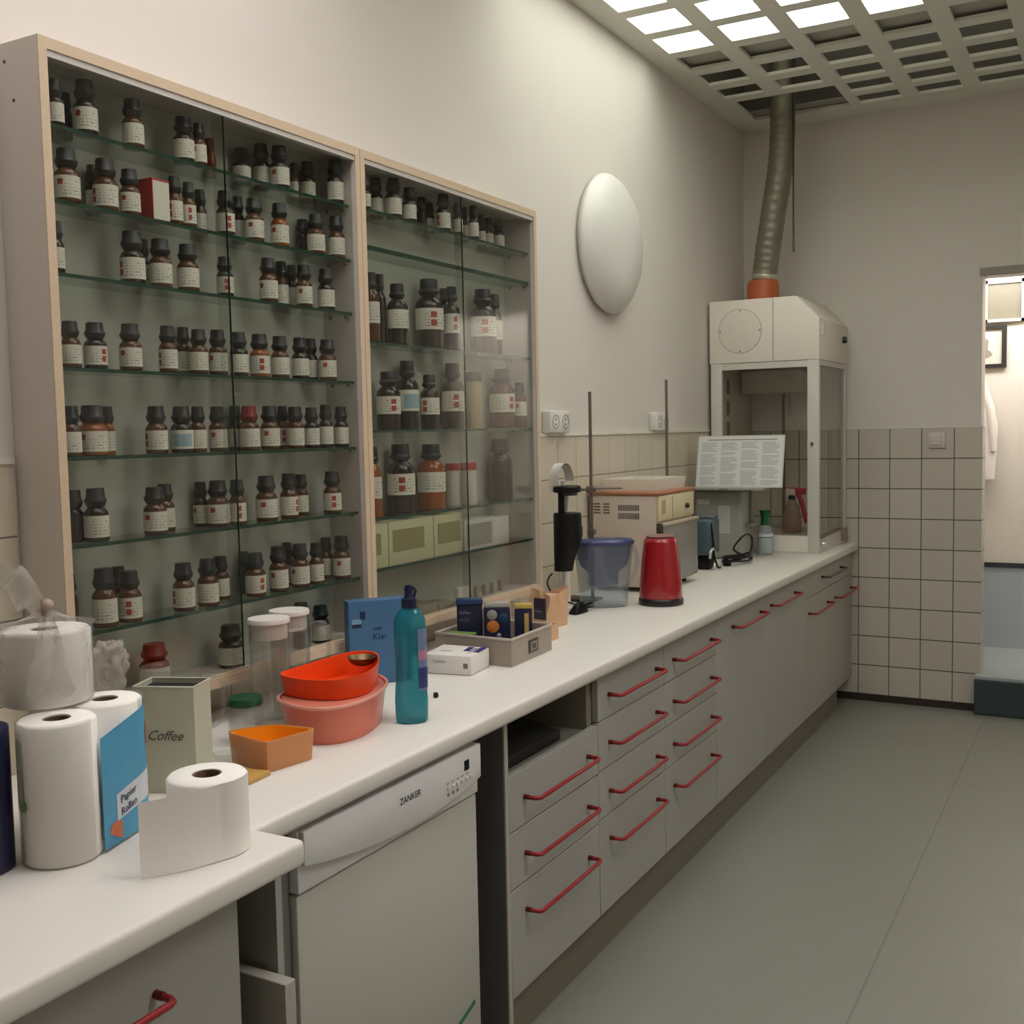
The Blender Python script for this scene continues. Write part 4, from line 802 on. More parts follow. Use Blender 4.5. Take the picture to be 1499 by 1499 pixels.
def emb(u, z, r, name, mat):
    o_, d_ = face((0.287, 2.563), PA, 0.040, u, z + 0.012)
    M = Matrix.Translation(o_) @ Matrix.Rotation(PA, 4, 'Z') @ Matrix.Rotation(R(90), 4, 'Y')
    MB().lathe([(0, 0), (r, 0), (r * 0.9, 0.001), (0, 0.0012)], M=M, seg=18).build(name, mat, t, 60)
emb(-0.012, 0.066, 0.017, 'orange_emblem', pm('emblem_orange', (206, 128, 52), 0.4, var=0.4, scale=90)); emb(-0.014, 0.098, 0.014, 'silver_emblem', pm('emblem_silver', (150, 150, 142), 0.35)); emb(0.016, 0.088, 0.013, 'teal_emblem', pm('emblem_teal', (24, 62, 92), 0.35)); emb(0.004, 0.042, 0.006, 'white_emblem', pm('emblem_white', (150, 152, 156), 0.4))
t = pack(0.345, 2.607, 0.030, 0.048, z8, WT + 0.122, PA, 'slim coffee pack with gold stripe, farthest along in the grey crate', NVY)
MB().obox(0.345, 2.607, WT + 0.122, WT + 0.136, 0.030, 0.050, PA, 0.003).build('gold_top', pm('pack_gold', (190, 164, 92), 0.35), t, 30)
o_, d_ = face((0.345, 2.607), PA, 0.030, 0.008, 0.078); MB().obox(o_[0], o_[1], WT + 0.05, WT + 0.11, 0.001, 0.012, PA).build('gold_stripe', pm('pack_gold', (190, 164, 92), 0.35), t, 0)
tag(MB().obox(0.222, 2.470, WT + 0.060, WT + 0.068, 0.080, 0.052, R(4), 0.002).build('green_packet', pm('green_packet', (120, 146, 70), 0.5, var=0.25, scale=40)), 'flat green packet at the near end of the grey crate', 'packet')
tag(MB().obox(0.222, 2.467, WT + 0.0075, WT + 0.0595, 0.080, 0.045, R(0), 0.002).build('tea_box', pm('tea_box', (110, 104, 96), 0.5)), 'small box under the green packet inside the grey crate', 'box')
KRAFT = pm('kraft_paper', (212, 172, 136), 0.8, var=0.12, scale=14)
t = thing('cardboard_box', (0.29, 2.78, WT), 'open kraft cardboard box behind the grey crate', 'box')
MB().vessel([(0.185, 2.69), (0.345, 2.69), (0.345, 2.82), (0.185, 2.82)], WT + 0.0005, WT + 0.045, 0.004).build('carton', KRAFT, t, 20)
MB().prism([(2.69, WT + 0.045), (2.82, WT + 0.045), (2.815, WT + 0.105), (2.70, WT + 0.100)], 0.185, 0.188, axis='x').build('flap', pm('kraft_pale', (196, 172, 140), 0.8), t, 0)
t = thing('paper_bag', (0.235, 2.985, WT), 'upright kraft paper bag with dark label near the glass cabinet corner', 'bag')
kb = [(0.175, 2.945), (0.245, 2.930), (0.268, 3.035), (0.190, 3.040)]
kt = [(0.185, 2.950), (0.262, 2.935), (0.278, 3.030), (0.205, 3.032)]
mb = MB()
def bagw(u, v):
    i = u * 4; k = int(i) % 4; f = i - int(i); p = [(kb[k][j] * (1 - f) + kb[(k + 1) % 4][j] * f) * (1 - v) + (kt[k][j] * (1 - f) + kt[(k + 1) % 4][j] * f) * v for j in (0, 1)]
    n_ = 0.003 * math.sin(17 * u * 3 + 9 * v) * v; return (p[0] + n_, p[1] - n_, WT + 0.0005 + (0.112 + 0.010 * math.sin(13 * u + 1)) * v)
mb.grid(bagw, 48, 12); mb.prism(kb, WT + 0.0005, WT + 0.002); mb.prism([(p[0] * .92 + .0186, p[1] * .92 + .2388) for p in kt], WT + 0.09, WT + 0.098).build('bag_body', KRAFT, t, 60)
bd = Vector((0.070, -0.015)).normalized(); q = Vector((0.203, 2.9375))
MB().prism([(q.x, q.y), (q.x + bd.x * 0.044, q.y + bd.y * 0.044), (q.x + bd.x * 0.044 + .002, q.y + bd.y * 0.044 + .003), (q.x + .002, q.y + .003)], WT + 0.03, WT + 0.095).build('dark_label', pm('bag_label', (52, 44, 62), 0.5, var=0.3, scale=60), t, 0)
text_mesh('lettering', 'Kaffee', 0.011, pm('pack_print', (136, 140, 160), 0.5), t, (q.x + bd.x * 0.004, q.y + bd.y * 0.004, WT + 0.052), (bd.x, bd.y, 0), (0, 0, 1), 0.0012)
# ------------------------------------------------------------------ dispenser, plug, stands
t = thing('coffee_grinder', (0.172, 3.25, WT), 'tall black device with curved white top, right of the glass cabinet', 'appliance')
gx, gy = 0.172, 3.245; rx, ry = 0.84, 0.54
MB().box(gx - 0.075, gx - 0.005, gy - 0.02, gy + 0.09, WT + 0.0005, WT + 0.012, 0.003).build('foot_plate', WHITEP, t)
MB().cyl((gx - 0.030, gy + 0.045), 0.0135, WT + 0.01, 1.262, 20).build('column', WHITEP, t)
def cup(zz, k, sh): return [(gx + sh * rx + 0.047 * k * math.cos(a), gy + sh * ry + 0.047 * k * math.sin(a), zz) for a in [2 * math.pi * i / 32 for i in range(32)]]
bm_ = bmesh.new(); lv = [[bm_.verts.new(p) for p in cup(*q)] for q in ((0.966, 0.66, -0.016), (1.0, 0.72, -0.013), (1.045, 0.92, -0.004), (1.07, 1.0, 0), (1.150, 1.0, 0), (1.158, 0.97, 0))]
bm_.faces.new(lv[0][::-1]); bm_.faces.new(lv[-1])
for A2, B2 in zip(lv, lv[1:]):
    for i in range(32): bm_.faces.new((A2[i], A2[(i + 1) % 32], B2[(i + 1) % 32], B2[i]))
mb = MB(); mb._take(bm_); cu_ = mb.build('black_cup', BLACKP, t)
MB().obox(gx + 0.047 * rx * 0.9, gy + 0.047 * ry * 0.9, 1.075, 1.115, 0.016, 0.018, R(33), 0.004).build('switch', pm('switch_grey', (84, 80, 76), 0.5), cu_)
MB().obox(gx - 0.02 * rx, gy - 0.02 * ry, 1.155, 1.228, 0.020, 0.022, R(33), 0.003).build('neck', BLACKP, t)
MB().cyl((gx, gy), 0.047, 1.226, 1.248, 32, 0.004).build('lid_disc', BLACKP, t)
MB().cyl((gx + 0.006, gy + 0.004), 0.028, 1.216, 1.227, 24).build('under_disc', pm('disc_grey', (70, 70, 70), 0.5), t)
def band(u, v):
    a = math.pi * (0.02 + 1.05 * u); r = 0.037; s_ = (v - 0.5) * 0.042
    ax = r * math.cos(a) - 0.012; zz = 1.262 + 0.060 * math.sin(a) - (0.02 if a > math.pi else 0) * (a - math.pi) * 4; hx, hy = 0.34, 0.94
    return (gx - 0.02 + hx * ax + hy * s_, gy + 0.02 + hy * ax - hx * s_, zz)
def band_in(u, v): x, y, z = band(u, v); return (x, y, z - 0.004)
MB().grid(band, 24, 4).grid(band_in, 24, 4).build('curved_top', WHITEP, t, 80)
t = thing('power_plug', (0.205, 3.27, WT), 'black plug block with thin cables lying below the black device', 'plug')
MB().prism([(0.183, 3.205), (0.225, 3.19), (0.232, 3.28), (0.190, 3.295)], WT + 0.0005, WT + 0.036, 0.008, 2, top=[(0.197, 3.235), (0.214, 3.23), (0.218, 3.27), (0.198, 3.28)]).build('block', BLACKP, t)
for k in (0, 1): MB().tube(spline([(0.215, 3.26, WT + 0.012 + 0.012 * k), (0.226, 3.295, WT + 0.014 + 0.014 * k), (0.222, 3.32, WT + 0.012 + 0.012 * k), (0.190, 3.327 - 0.01 * k, WT + 0.004 + 0.004 * k)], 6), 0.003, 8).build('cable', BLACKP, t)
MB().tube(spline([(0.192, 3.24, WT + 0.03), (0.150, 3.20, WT + 0.055), (0.110, 3.215, WT + 0.09), (0.108, 3.225, WT + 0.115), (0.118, 3.235, WT + 0.13)], 6), 0.0028, 8).build('cable', BLACKP, t)
def stand(x, y, ztop, label, clamp=None):
    t = thing('retort_stand', (x, y, WT), label, 'retort stand', 'laboratory retort stands')
    MB().box(x - 0.11, x + 0.012, y - 0.03, y + 0.06, WT + 0.0005, WT + 0.010, 0.002).build('base_plate', pm('stand_plate', (74, 70, 64), 0.5, 0.3), t)
    MB().tube([(x, y, WT + 0.008), (x, y, ztop)], 0.0058, 12).build('rod', RUST, t)
    if clamp:
        c = MB().box(x - 0.014, x + 0.014, y - 0.016, y + 0.016, clamp - 0.012, clamp + 0.012, 0.004).build('boss_head', RUST, t)
        MB().tube([(x + 0.01, y - 0.005, clamp + 0.005), (x + 0.072 * 1.3, y + 0.042 * 1.3, clamp + 0.003)], [0.004, 0.0035], 8).build('clamp_rod', RUST, t)
        MB().tube([(x + 0.006, y + 0.0, clamp - 0.008), (x + 0.06, y + 0.036, clamp - 0.012)], 0.003, 8).build('clamp_jaw', pm('jaw_brown', (150, 112, 84), 0.5), t)
        MB().tube([(x - 0.014, y - 0.004, clamp), (x - 0.026, y - 0.018, clamp)], [0.004, 0.006], 8).build('wing_screw', RUST, c)
        MB().box(x - 0.012, x + 0.012, y - 0.012, y + 0.012, 1.063, 1.083, 0.003).build('boss_head', RUST, t)
stand(0.150, 3.482, 1.563, 'nearer retort stand rod with a clamp, standing behind the blue water pitcher', 1.222)
stand(0.150, 4.222, 1.628, 'farther retort stand rod rising behind the beige lab oven')
# ------------------------------------------------------------------ water pitcher and kettle
t = thing('water_filter_pitcher', (0.232, 3.425, WT), 'clear water filter pitcher with blue funnel insert beside the red kettle', 'pitcher')
pc = (0.228, 3.405); prot = R(33)
PCL = glassy('pitcher_clear', (0.90, 0.93, 0.95), 1.45, 0.03, (190, 196, 204), 0.08)
PBL = glassy('pitcher_blue', (0.58, 0.62, 0.76), 1.4, 0.05, (112, 120, 156), 0.45, 0.4)
MB().lathe([(0, 0.0006), (0.078, 0.0006), (0.083, 0.008), (0.086, 0.06), (0.096, 0.15), (0.102, 0.205), (0.106, 0.218), (0.103, 0.218), (0.0935, 0.15), (0.0835, 0.06), (0.080, 0.012), (0, 0.010)], (*pc, WT), 48, sy=0.60, rot=prot).build('clear_body', PCL, t, 60)
MB().lathe([(0, 0.072), (0.046, 0.072), (0.050, 0.078), (0.050, 0.112), (0.058, 0.124), (0.080, 0.142), (0.090, 0.17), (0.097, 0.216), (0.094, 0.216), (0.087, 0.17), (0.076, 0.145), (0.047, 0.114), (0.046, 0.08), (0, 0.076)], (*pc, WT), 48, sy=0.60, rot=prot).build('blue_funnel', PBL, t, 60)
MB().lathe([(0.1, 0.2165), (0.107, 0.2165), (0.108, 0.226), (0.098, 0.233), (0.05, 0.236), (0, 0.236)], (*pc, WT), 48, sy=0.62, rot=prot).build('blue_lid', glassy('pitcher_lid', (0.4, 0.43, 0.6), 1.55, 0.05, (78, 82, 128), 0.7), t, 50)
hd = Vector((math.cos(R(52)), math.sin(R(52))))
MB().tube(spline([(pc[0] + hd.x * r_ * 1.0 + 0.012, pc[1] + hd.y * r_, WT + z_) for r_, z_ in ((0.072, 0.212), (0.100, 0.205), (0.118, 0.165), (0.112, 0.115), (0.088, 0.075), (0.066, 0.062))], 6), 0.008, 10).build('handle', PCL, t, 80)
t = thing('electric_kettle', (0.392, 3.535, WT), 'glossy red electric kettle on a black base', 'kettle')
kc = (0.388, 3.528)
MB().lathe([(0, 0.0006), (0.076, 0.0006), (0.078, 0.006), (0.077, 0.020), (0.074, 0.024), (0, 0.024)], (*kc, WT), 48).build('power_base', pm('kettle_base', (26, 22, 22), 0.35), t, 40)
REDK = pm('kettle_red', (150, 12, 22), 0.25, var=0.04, coat=0.4)
MB().lathe([(0, 0.0245), (0.073, 0.0245), (0.0745, 0.03), (0.072, 0.08), (0.066, 0.15), (0.058, 0.215), (0.055, 0.226), (0.050, 0.230), (0, 0.232)], (*kc, WT), 56).build('kettle_body', REDK, t, 50)
MB().lathe([(0, 0.2325), (0.046, 0.231), (0.049, 0.236), (0.040, 0.240), (0, 0.241)], (*kc, WT), 40).build('lid', pm('kettle_lid', (132, 96, 94), 0.3), t, 50)
hk = Vector((math.cos(R(76)), math.sin(R(76))))
MB().tube(spline([(kc[0] + hk.x * r_, kc[1] + hk.y * r_, WT + z_) for r_, z_ in ((0.058, 0.205), (0.080, 0.200), (0.096, 0.165), (0.100, 0.11), (0.092, 0.06), (0.072, 0.05))], 6), 0.0095, 10).build('handle', pm('kettle_handle', (34, 20, 20), 0.4), t, 80)
# ------------------------------------------------------------------ lab oven with tray
t = thing('lab_oven', (0.16, 3.935, WT), 'beige metal lab oven with vent slots, grey door and brown top edge', 'oven')
OX0, OX1, OY0, OY1, OZ = 0.02, 0.290, 3.742, 4.128, 1.186
BEI = pm('oven_beige', (196, 182, 166), 0.5, var=0.03); CRM = pm('oven_cream', (210, 198, 160), 0.5, var=0.03)
MB().box(OX0, OX1, OY0, OY1, WT + 0.018, OZ, 0.004).build('housing', BEI, t)
for x in (OX0 + 0.03, OX1 - 0.03):
    for y in (OY0 + 0.03, OY1 - 0.03): MB().cyl((x, y), 0.012, WT + 0.0005, WT + 0.02, 16).build('foot', BLACKP, t)
MB().box(OX0 - 0.006, OX1 + 0.012, OY0 - 0.006, OY1 + 0.006, OZ, OZ + 0.012, 0.003).build('brown_top_plate', pm('oven_top_brown', (168, 112, 80), 0.5, var=0.15), t)
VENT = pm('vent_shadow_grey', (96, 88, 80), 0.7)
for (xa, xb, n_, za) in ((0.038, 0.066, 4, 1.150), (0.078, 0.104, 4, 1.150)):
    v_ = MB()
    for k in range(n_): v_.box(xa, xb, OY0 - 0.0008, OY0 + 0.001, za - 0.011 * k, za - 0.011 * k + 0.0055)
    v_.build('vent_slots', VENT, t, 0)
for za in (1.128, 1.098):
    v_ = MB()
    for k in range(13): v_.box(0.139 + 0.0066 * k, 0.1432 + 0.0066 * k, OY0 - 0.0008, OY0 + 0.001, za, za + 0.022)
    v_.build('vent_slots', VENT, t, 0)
cp = MB().box(OX1, OX1 + 0.008, OY0 + 0.004, OY1 - 0.004, 1.090, OZ - 0.002, 0.002).build('control_panel', CRM, t)
M = Matrix.Translation((OX1 + 0.008, 4.035, 1.130)) @ Matrix.Rotation(R(90), 4, 'Y')
MB().lathe([(0, 0), (0.010, 0), (0.009, 0.012), (0, 0.013)], M=M, seg=18).build('knob', pm('knob_dark', (48, 34, 26), 0.4), cp)
MB().box(OX1 + 0.008, OX1 + 0.0088, 3.775, 3.815, 1.115, 1.165).build('dial_plate', pm('dial_plate', (170, 160, 120), 0.5), cp, 0)
MB().box(OX1 + 0.008, OX1 + 0.0086, 3.885, 3.888, 1.095, 1.175).build('panel_line', VENT, cp, 0)
dd_ = MB().box(OX1, OX1 + 0.022, OY0 + 0.002, OY1 - 0.002, WT + 0.03, 1.072, 0.004).build('door', pm('oven_door_grey', (136, 134, 128), 0.4, 0.3), t)
MB().box(OX1 + 0.004, OX1 + 0.030, OY0 + 0.004, OY1 - 0.002, 1.072, 1.082, 0.002).build('door_lip', pm('door_lip', (176, 164, 138), 0.5), dd_)
MB().box(OX1, OX1 + 0.024, OY0 - 0.0005, OY0 + 0.012, 1.04, 1.083, 0.002).build('hinge', pm('hinge_dark', (70, 60, 50), 0.5), dd_)
t = thing('plastic_tray', (0.16, 3.96, OZ + 0.012), 'white translucent tray lying on top of the beige lab oven', 'tray')
MB().vessel([(0.045, 3.80), (0.265, 3.80), (0.275, 4.10), (0.05, 4.10)], OZ + 0.0125, OZ + 0.056, 0.003, 0.95).build('tray_wall', glassy('tray_white', (0.95, 0.95, 0.9), 1.35, 0.3, (240, 236, 226), 0.92, 0.4), t, 30)
# ------------------------------------------------------------------ teal device, cable, case, notice board
t = thing('transformer_box', (0.262, 4.48, WT), 'blue grey box device on a black foot with a silver hoop, behind the kettle', 'device')
TEAL = pm('teal_housing', (66, 86, 94), 0.35, var=0.06)
tb = MB().box(0.186, 0.256, 4.43, 4.575, WT + 0.062, WT + 0.216, 0.012, 3).build('housing', TEAL, t)
MB().box(0.190, 0.252, 4.47, 4.56, WT + 0.216, WT + 0.228, 0.004).build('top_lid', pm('teal_lid', (84, 98, 102), 0.35), t)
MB().box(0.196, 0.246, 4.45, 4.55, WT + 0.0005, WT + 0.063, 0.004).build('foot', BLACKP, t)
MB().tube([(0.262 + 0.0, 4.455 + 0.034 * math.cos(a), WT + 0.046 + 0.044 * math.sin(a)) for a in [R(-100 + 13 * i) for i in range(22)]], 0.006, 8).build('silver_hoop', pm('hoop_silver', (190, 188, 184), 0.3, 0.4), t)
MB().tube(spline([(0.256, 4.455, WT + 0.20), (0.262, 4.462, WT + 0.13), (0.264, 4.475, WT + 0.06), (0.272, 4.49, WT + 0.012), (0.280, 4.505, WT + 0.006)], 6), 0.0045, 8).build('lead', BLACKP, t)
coil = []
for i in range(96):
    a = i * 0.262; k = i / 95
    coil.append((0.292 + 0.042 * math.cos(a) + 0.006 * math.sin(3.1 * a), 4.700 + 0.112 * math.sin(a + 0.25) + 0.008 * math.sin(2.3 * a), WT + 0.006 + 0.026 * k + 0.006 * (1 + math.sin(1.7 * a))))
lp = spline([coil[-1], (0.30, 4.63, WT + 0.07), (0.315, 4.68, WT + 0.115), (0.325, 4.75, WT + 0.128), (0.330, 4.80, WT + 0.105), (0.325, 4.80, WT + 0.05), (0.31, 4.76, WT + 0.02), (0.29, 4.70, WT + 0.04)], 8)
t = thing('power_cable', (0.285, 4.62, WT), 'coiled black power cable heaped on the worktop in front of the grey case', 'cable')
MB().tube(coil + lp[1:], 0.0046, 8).build('cord', BLACKP, t, 80)
MB().box(0.262, 0.292, 4.595, 4.625, WT + 0.0005, WT + 0.024, 0.005).build('plug', BLACKP, t)
t = thing('instrument_case', (0.155, 4.94, WT), 'tall light grey instrument case in front of the fume hood', 'case')
CG = pm('case_grey', (150, 150, 144), 0.5, var=0.03)
MB().box(0.040, 0.268, 4.845, 5.045, WT + 0.0005, 1.140, 0.016, 3).build('housing', CG, t)
MB().box(0.043, 0.265, 4.850, 5.040, 1.140, 1.148, 0.003).build('lid', pm('case_lid', (172, 172, 164), 0.5), t)
PW = pm('paper_white', (186, 186, 184), 0.7)
p_ = MB().box(0.160, 0.214, 4.8438, 4.845, 0.945, 1.072).build('paper_note', PW, t, 0)
ln = MB()
for k in range(9): ln.box(0.166, 0.196 + 0.006 * (k % 3), 4.8434, 4.8438, 0.955 + 0.0125 * k, 0.9575 + 0.0125 * k)
ln.build('printed_lines', pm('line_grey', (150, 150, 150), 0.7), p_, 0)
MB().box(0.058, 0.118, 4.8438, 4.845, 1.075, 1.10).build('paper_note', PW, t, 0)
t = thing('notice_board', (0.31, 4.74, 1.148), 'white information board with four columns of small print above the grey case', 'notice board')
def bp(x, z): # lean
    k = (z - 1.165) / 0.22; return (x + 0.012 * 0, 4.78 + 0.05 * k - 0.16 * (x - 0.1) * 0, z)
LEAN = 0.05
def board_rect(mb, x0, x1, z0, z1, d0, d1):
    ya, yb = 4.76 + LEAN * (z0 - 1.16) / 0.22, 4.76 + LEAN * (z1 - 1.16) / 0.22
    mb.prism([(ya - d1, z0), (yb - d1, z1), (yb - d0, z1), (ya - d0, z0)], x0, x1, axis='x'); return mb
board_rect(MB(), 0.080, 0.478, 1.160, 1.392, -0.006, 0.0).build('backing', pm('board_edge', (188, 190, 180), 0.5), t, 0)
board_rect(MB(), 0.085, 0.473, 1.166, 1.386, 0.0, 0.0008).build('sheet', pm('sheet_white', (206, 206, 202), 0.6), t, 0)
TX = pm('fine_print_grey', (172, 172, 170), 0.7)
bl = MB()
for ci, (xa, xb) in enumerate(((0.098, 0.172), (0.192, 0.266), (0.286, 0.360), (0.380, 0.456))):
    z = 1.362 - 0.0; k = 0
    breaks = ((6, 14, 20), (5, 8, 18), (4, 11, 16), (7, 14, 22))[ci]
    while z > 1.176:
        if k not in breaks: board_rect(bl, xa, xb - (0.018 if (k + ci) % 5 == 3 else 0.0) - 0.008 * ((k * 7 + ci) % 3 == 1), z - 0.0046, z, 0.0008, 0.0011)
        z -= 0.0074; k += 1
bl.build('printed_columns', TX, t, 0)
board_rect(MB(), 0.125, 0.445, 1.3705, 1.3755, 0.0008, 0.0012).build('printed_heading', pm('heading_grey', (132, 134, 132), 0.7), t, 0)
MB().box(0.045, 0.400, 4.735, 4.86, 1.1485, 1.160, 0.002).build('ledge', pm('ledge_grey', (150, 150, 142), 0.5), t)
MB().box(0.200, 0.238, 4.732, 4.738, 1.1500, 1.157).build('clip', pm('clip_grey', (110, 112, 108), 0.5), t, 0)
MB().box(0.270, 0.292, 4.86, 4.99, 1.1485, 1.168, 0.003).build('hinge_arm', pm('ledge_dark', (110, 112, 100), 0.5), t)
MB().box(0.269, 0.285, 4.965, 4.985, 0.985, 1.15, 0.002).build('support_post', pm('post_green_grey', (136, 140, 124), 0.5), t)
MB().box(0.269, 0.300, 4.90, 4.99, 0.972, 0.985, 0.003).build('support_foot', pm('post_green_grey', (136, 140, 124), 0.5), t)
t = thing('eyewash_bottle', (0.305, 5.085, WT), 'clear eyewash bottle with green cap in front of the fume hood', 'bottle')
ec = (0.312, 5.072)
MB().lathe([(0, 0.0006), (0.034, 0.0006), (0.037, 0.006), (0.037, 0.105), (0.034, 0.122), (0.022, 0.14), (0.014, 0.146), (0, 0.146)], (*ec, WT), 36).build('bottle_body', glassy('eyewash_clear', (0.86, 0.92, 0.92), 1.4, 0.05, (190, 200, 202), 0.35), t, 60)
MB().lathe([(0.0374, 0.012), (0.0376, 0.012), (0.0376, 0.082), (0.0374, 0.082)], (*ec, WT), 36).build('label', pm('eyewash_label', (168, 182, 184), 0.5, var=0.15, scale=60), t, 60)
MB().lathe([(0.0376, 0.088), (0.0378, 0.088), (0.0378, 0.102), (0.0376, 0.102)], (*ec, WT), 36).build('label_band', pm('eyewash_band', (206, 208, 206), 0.5), t, 60)
MB().lathe([(0, 0.142), (0.021, 0.142), (0.021, 0.152), (0.0195, 0.170), (0.022, 0.195), (0.028, 0.212), (0.0255, 0.213), (0.019, 0.196), (0, 0.18)], (*ec, WT), 30).build('green_cap', pm('eyewash_green', (14, 92, 56), 0.35), t, 50)
# ------------------------------------------------------------------ fume hood
HX0, HX1, HY0, HY1 = 0.022, 0.540, 5.165, 5.764
HW = pm('hood_cream', (224, 217, 205), 0.5, var=0.02); HG = pm('hood_frame_grey', (200, 197, 188), 0.45, var=0.02)
t = thing('fume_hood', (0.28, 5.46, WT), 'cream fume hood with glass sides standing in the far corner on the worktop', 'fume hood')
bs = MB().box(HX0, HX1, HY0, HY1, WT + 0.0005, WT + 0.008).box(HX0, HX1, HY0, HY0 + 0.02, WT + 0.008, 0.910).box(HX1 - 0.02, HX1, HY0 + 0.02, HY1, WT + 0.008, 0.895).box(HX0, HX0 + 0.02, HY0 + 0.02, HY1, WT + 0.008, 0.910).build('base_tray', HG, t, 0)
MB().box(0.10, HX1 - 0.05, HY0 - 0.002, HY0, WT + 0.010, 0.908).build('front_sill', HW, t, 0)
MB().box(HX0 + 0.02, HX1 - 0.02, HY0 + 0.02, HY1 - 0.012, 0.888, 0.896).build('work_plate', pm('hood_plate', (176, 164, 148), 0.4), t, 0)
for x, y in ((HX0, HY0), (HX1 - 0.052, HY0), (HX0, HY1 - 0.03), (HX1 - 0.022, HY1 - 0.03)):
    w_ = 0.052 if y == HY0 else 0.022
    MB().box(x - 0.0012 * (x < 0.1), x + w_ + 0.0012 * (x > 0.1), y - 0.0012 * (y == HY0), y + 0.028, WT + 0.0085, 1.7365, 0.001).build('post', HG, t)
MB().box(HX0, HX1, HY0, HY0 + 0.028, 1.705, 1.735).box(HX1 - 0.022, HX1, HY0 + 0.028, HY1, 1.712, 1.735).box(HX0, HX0 + 0.022, HY0 + 0.028, HY1, 1.712, 1.735).build('top_frame', HG, t, 0)
HGL = glassy('hood_pane', (0.93, 0.93, 0.91), 1.45, 0.02)
MB().box(HX1 - 0.012, HX1 - 0.008, HY0 + 0.03, HY1 - 0.032, 0.897, 1.711).build('side_pane', HGL, t, 0)
MB().box(HX0 + 0.054, HX1 - 0.054, HY0 + 0.012, HY0 + 0.016, 0.912, 1.703).build('front_pane', HGL, t, 0)
sl = MB().box(HX0 + 0.022, HX0 + 0.034, HY0 + 0.03, HY1 - 0.032, 0.897, 1.711).build('side_wall', pm('hood_inside', (168, 158, 146), 0.5), t, 0)
for k in range(4): MB().box(HX0 + 0.034, HX0 + 0.036, 5.30 + 0.0, 5.34, 1.28 + 0.105 * k, 1.35 + 0.105 * k).build('slot', pm('slot_dark', (96, 86, 74), 0.7), sl, 0)
MB().box(0.07, 0.36, 5.50, 5.72, 1.60, 1.711, 0.004).build('inner_duct_box', pm('hood_inside_pale', (186, 176, 164), 0.5), t)
MB().box(0.215, 0.227, 5.735, 5.75, 0.897, 1.60).build('rear_rail', pm('rear_rail', (110, 98, 84), 0.5), t, 0)
pf = [(HX0 - 0.006, 1.737), (HX1 + 0.004, 1.737), (HX1 + 0.004, 1.928), (0.440, 2.036), (HX0 - 0.006, 2.036)]
MB().prism([(p[0], p[1]) for p in pf], HY0 - 0.004, HY1, 0.003, axis='y').build('fan_housing', HW, t)
MB().box(0.327, 0.330, HY0 - 0.0050, HY0 - 0.0035, 1.740, 2.035).build('seam', pm('seam_grey', (132, 124, 112), 0.6), t, 0)
M = Matrix.Translation((0.168, HY0 - 0.004, 1.888)) @ Matrix.Rotation(R(90), 4, 'X')
rp = MB().lathe([(0, 0), (0.104, 0), (0.104, 0.002), (0.1025, 0.0025), (0, 0.0025)], M=M, seg=56).build('round_cover', pm('cover_cream', (220, 213, 200), 0.5), t, 40)
MB().lathe([(0.1035, -0.0002), (0.106, -0.0002), (0.106, 0.0012), (0.1035, 0.0012)], M=M, seg=56).build('cover_joint', pm('seam_grey', (132, 124, 112), 0.6), rp, 40)
for a in (0, 90, 180, 270): MB().lathe([(0, 0), (0.004, 0), (0.003, 0.002), (0, 0.0022)], M=Matrix.Translation((0.168 + 0.097 * math.cos(R(a)), HY0 - 0.0064, 1.888 + 0.097 * math.sin(R(a)))) @ Matrix.Rotation(R(90), 4, 'X'), seg=10).build('screw', pm('screw_dark', (120, 112, 98), 0.4), rp)
MB().box(HX1 + 0.004, HX1 + 0.012, 5.21, 5.245, 1.850, 1.905, 0.002).build('switch_plate', WHITEP, t)
M = Matrix.Translation((HX1 + 0.004, 5.665, 1.855)) @ Matrix.Rotation(R(90), 4, 'Y')
MB().lathe([(0, 0), (0.017, 0), (0.015, 0.018), (0, 0.02)], M=M, seg=18).build('control_knob', pm('knob_black', (38, 40, 34), 0.4), t)
for k in (0, 1): MB().lathe([(0, 0), (0.010, 0), (0.011, 0.010), (0.007, 0.016), (0, 0.017)], M=Matrix.Translation((HX1, 5.23 + 0.032 * k, 0.868)) @ Matrix.Rotation(R(90), 4, 'Y'), seg=18).build('tap_knob', pm('chrome', (226, 224, 220), 0.12, 0.9), t)
MB().box(HX1, HX1 + 0.014, 5.64, 5.74, 0.842, 0.905, 0.003).build('latch_box', pm('latch_brown', (140, 126, 110), 0.4), t)
MB().tube([(HX1 + 0.003, HY0 + 0.05, 0.897), (HX1 + 0.003, 5.62, 0.905)], 0.004, 8).build('pane_channel', pm('channel_brown', (120, 100, 84), 0.4), t)
for y, x in ((HY0 - 0.004, HX1 - 0.03), ): MB().lathe([(0, 0), (0.009, 0), (0.007, 0.010), (0, 0.011)], M=Matrix.Translation((x, y + 0.004, 1.345)) @ Matrix.Rotation(R(90), 4, 'X'), seg=14).build('pane_knob', STEEL, t)
t = thing('spray_bottle', (0.36, 5.50, 0.896), 'spray bottle with magenta trigger standing inside the fume hood', 'spray bottle')
sc_ = (0.335, 5.47)
MB().lathe([(0, 0.0006), (0.044, 0.0006), (0.047, 0.008), (0.047, 0.08), (0.036, 0.12), (0.018, 0.155), (0.015, 0.165), (0, 0.165)], (*sc_, 0.8965), 32).build('bottle_body', glassy('spray_clear', (0.9, 0.8, 0.72), 1.35, 0.15, (186, 162, 144), 0.7, 0.3), t, 60)
MG = pm('magenta_plastic', (170, 32, 78), 0.4)
MB().cyl(sc_, 0.017, 1.0615, 1.085, 20).build('collar', BLACKP, t)
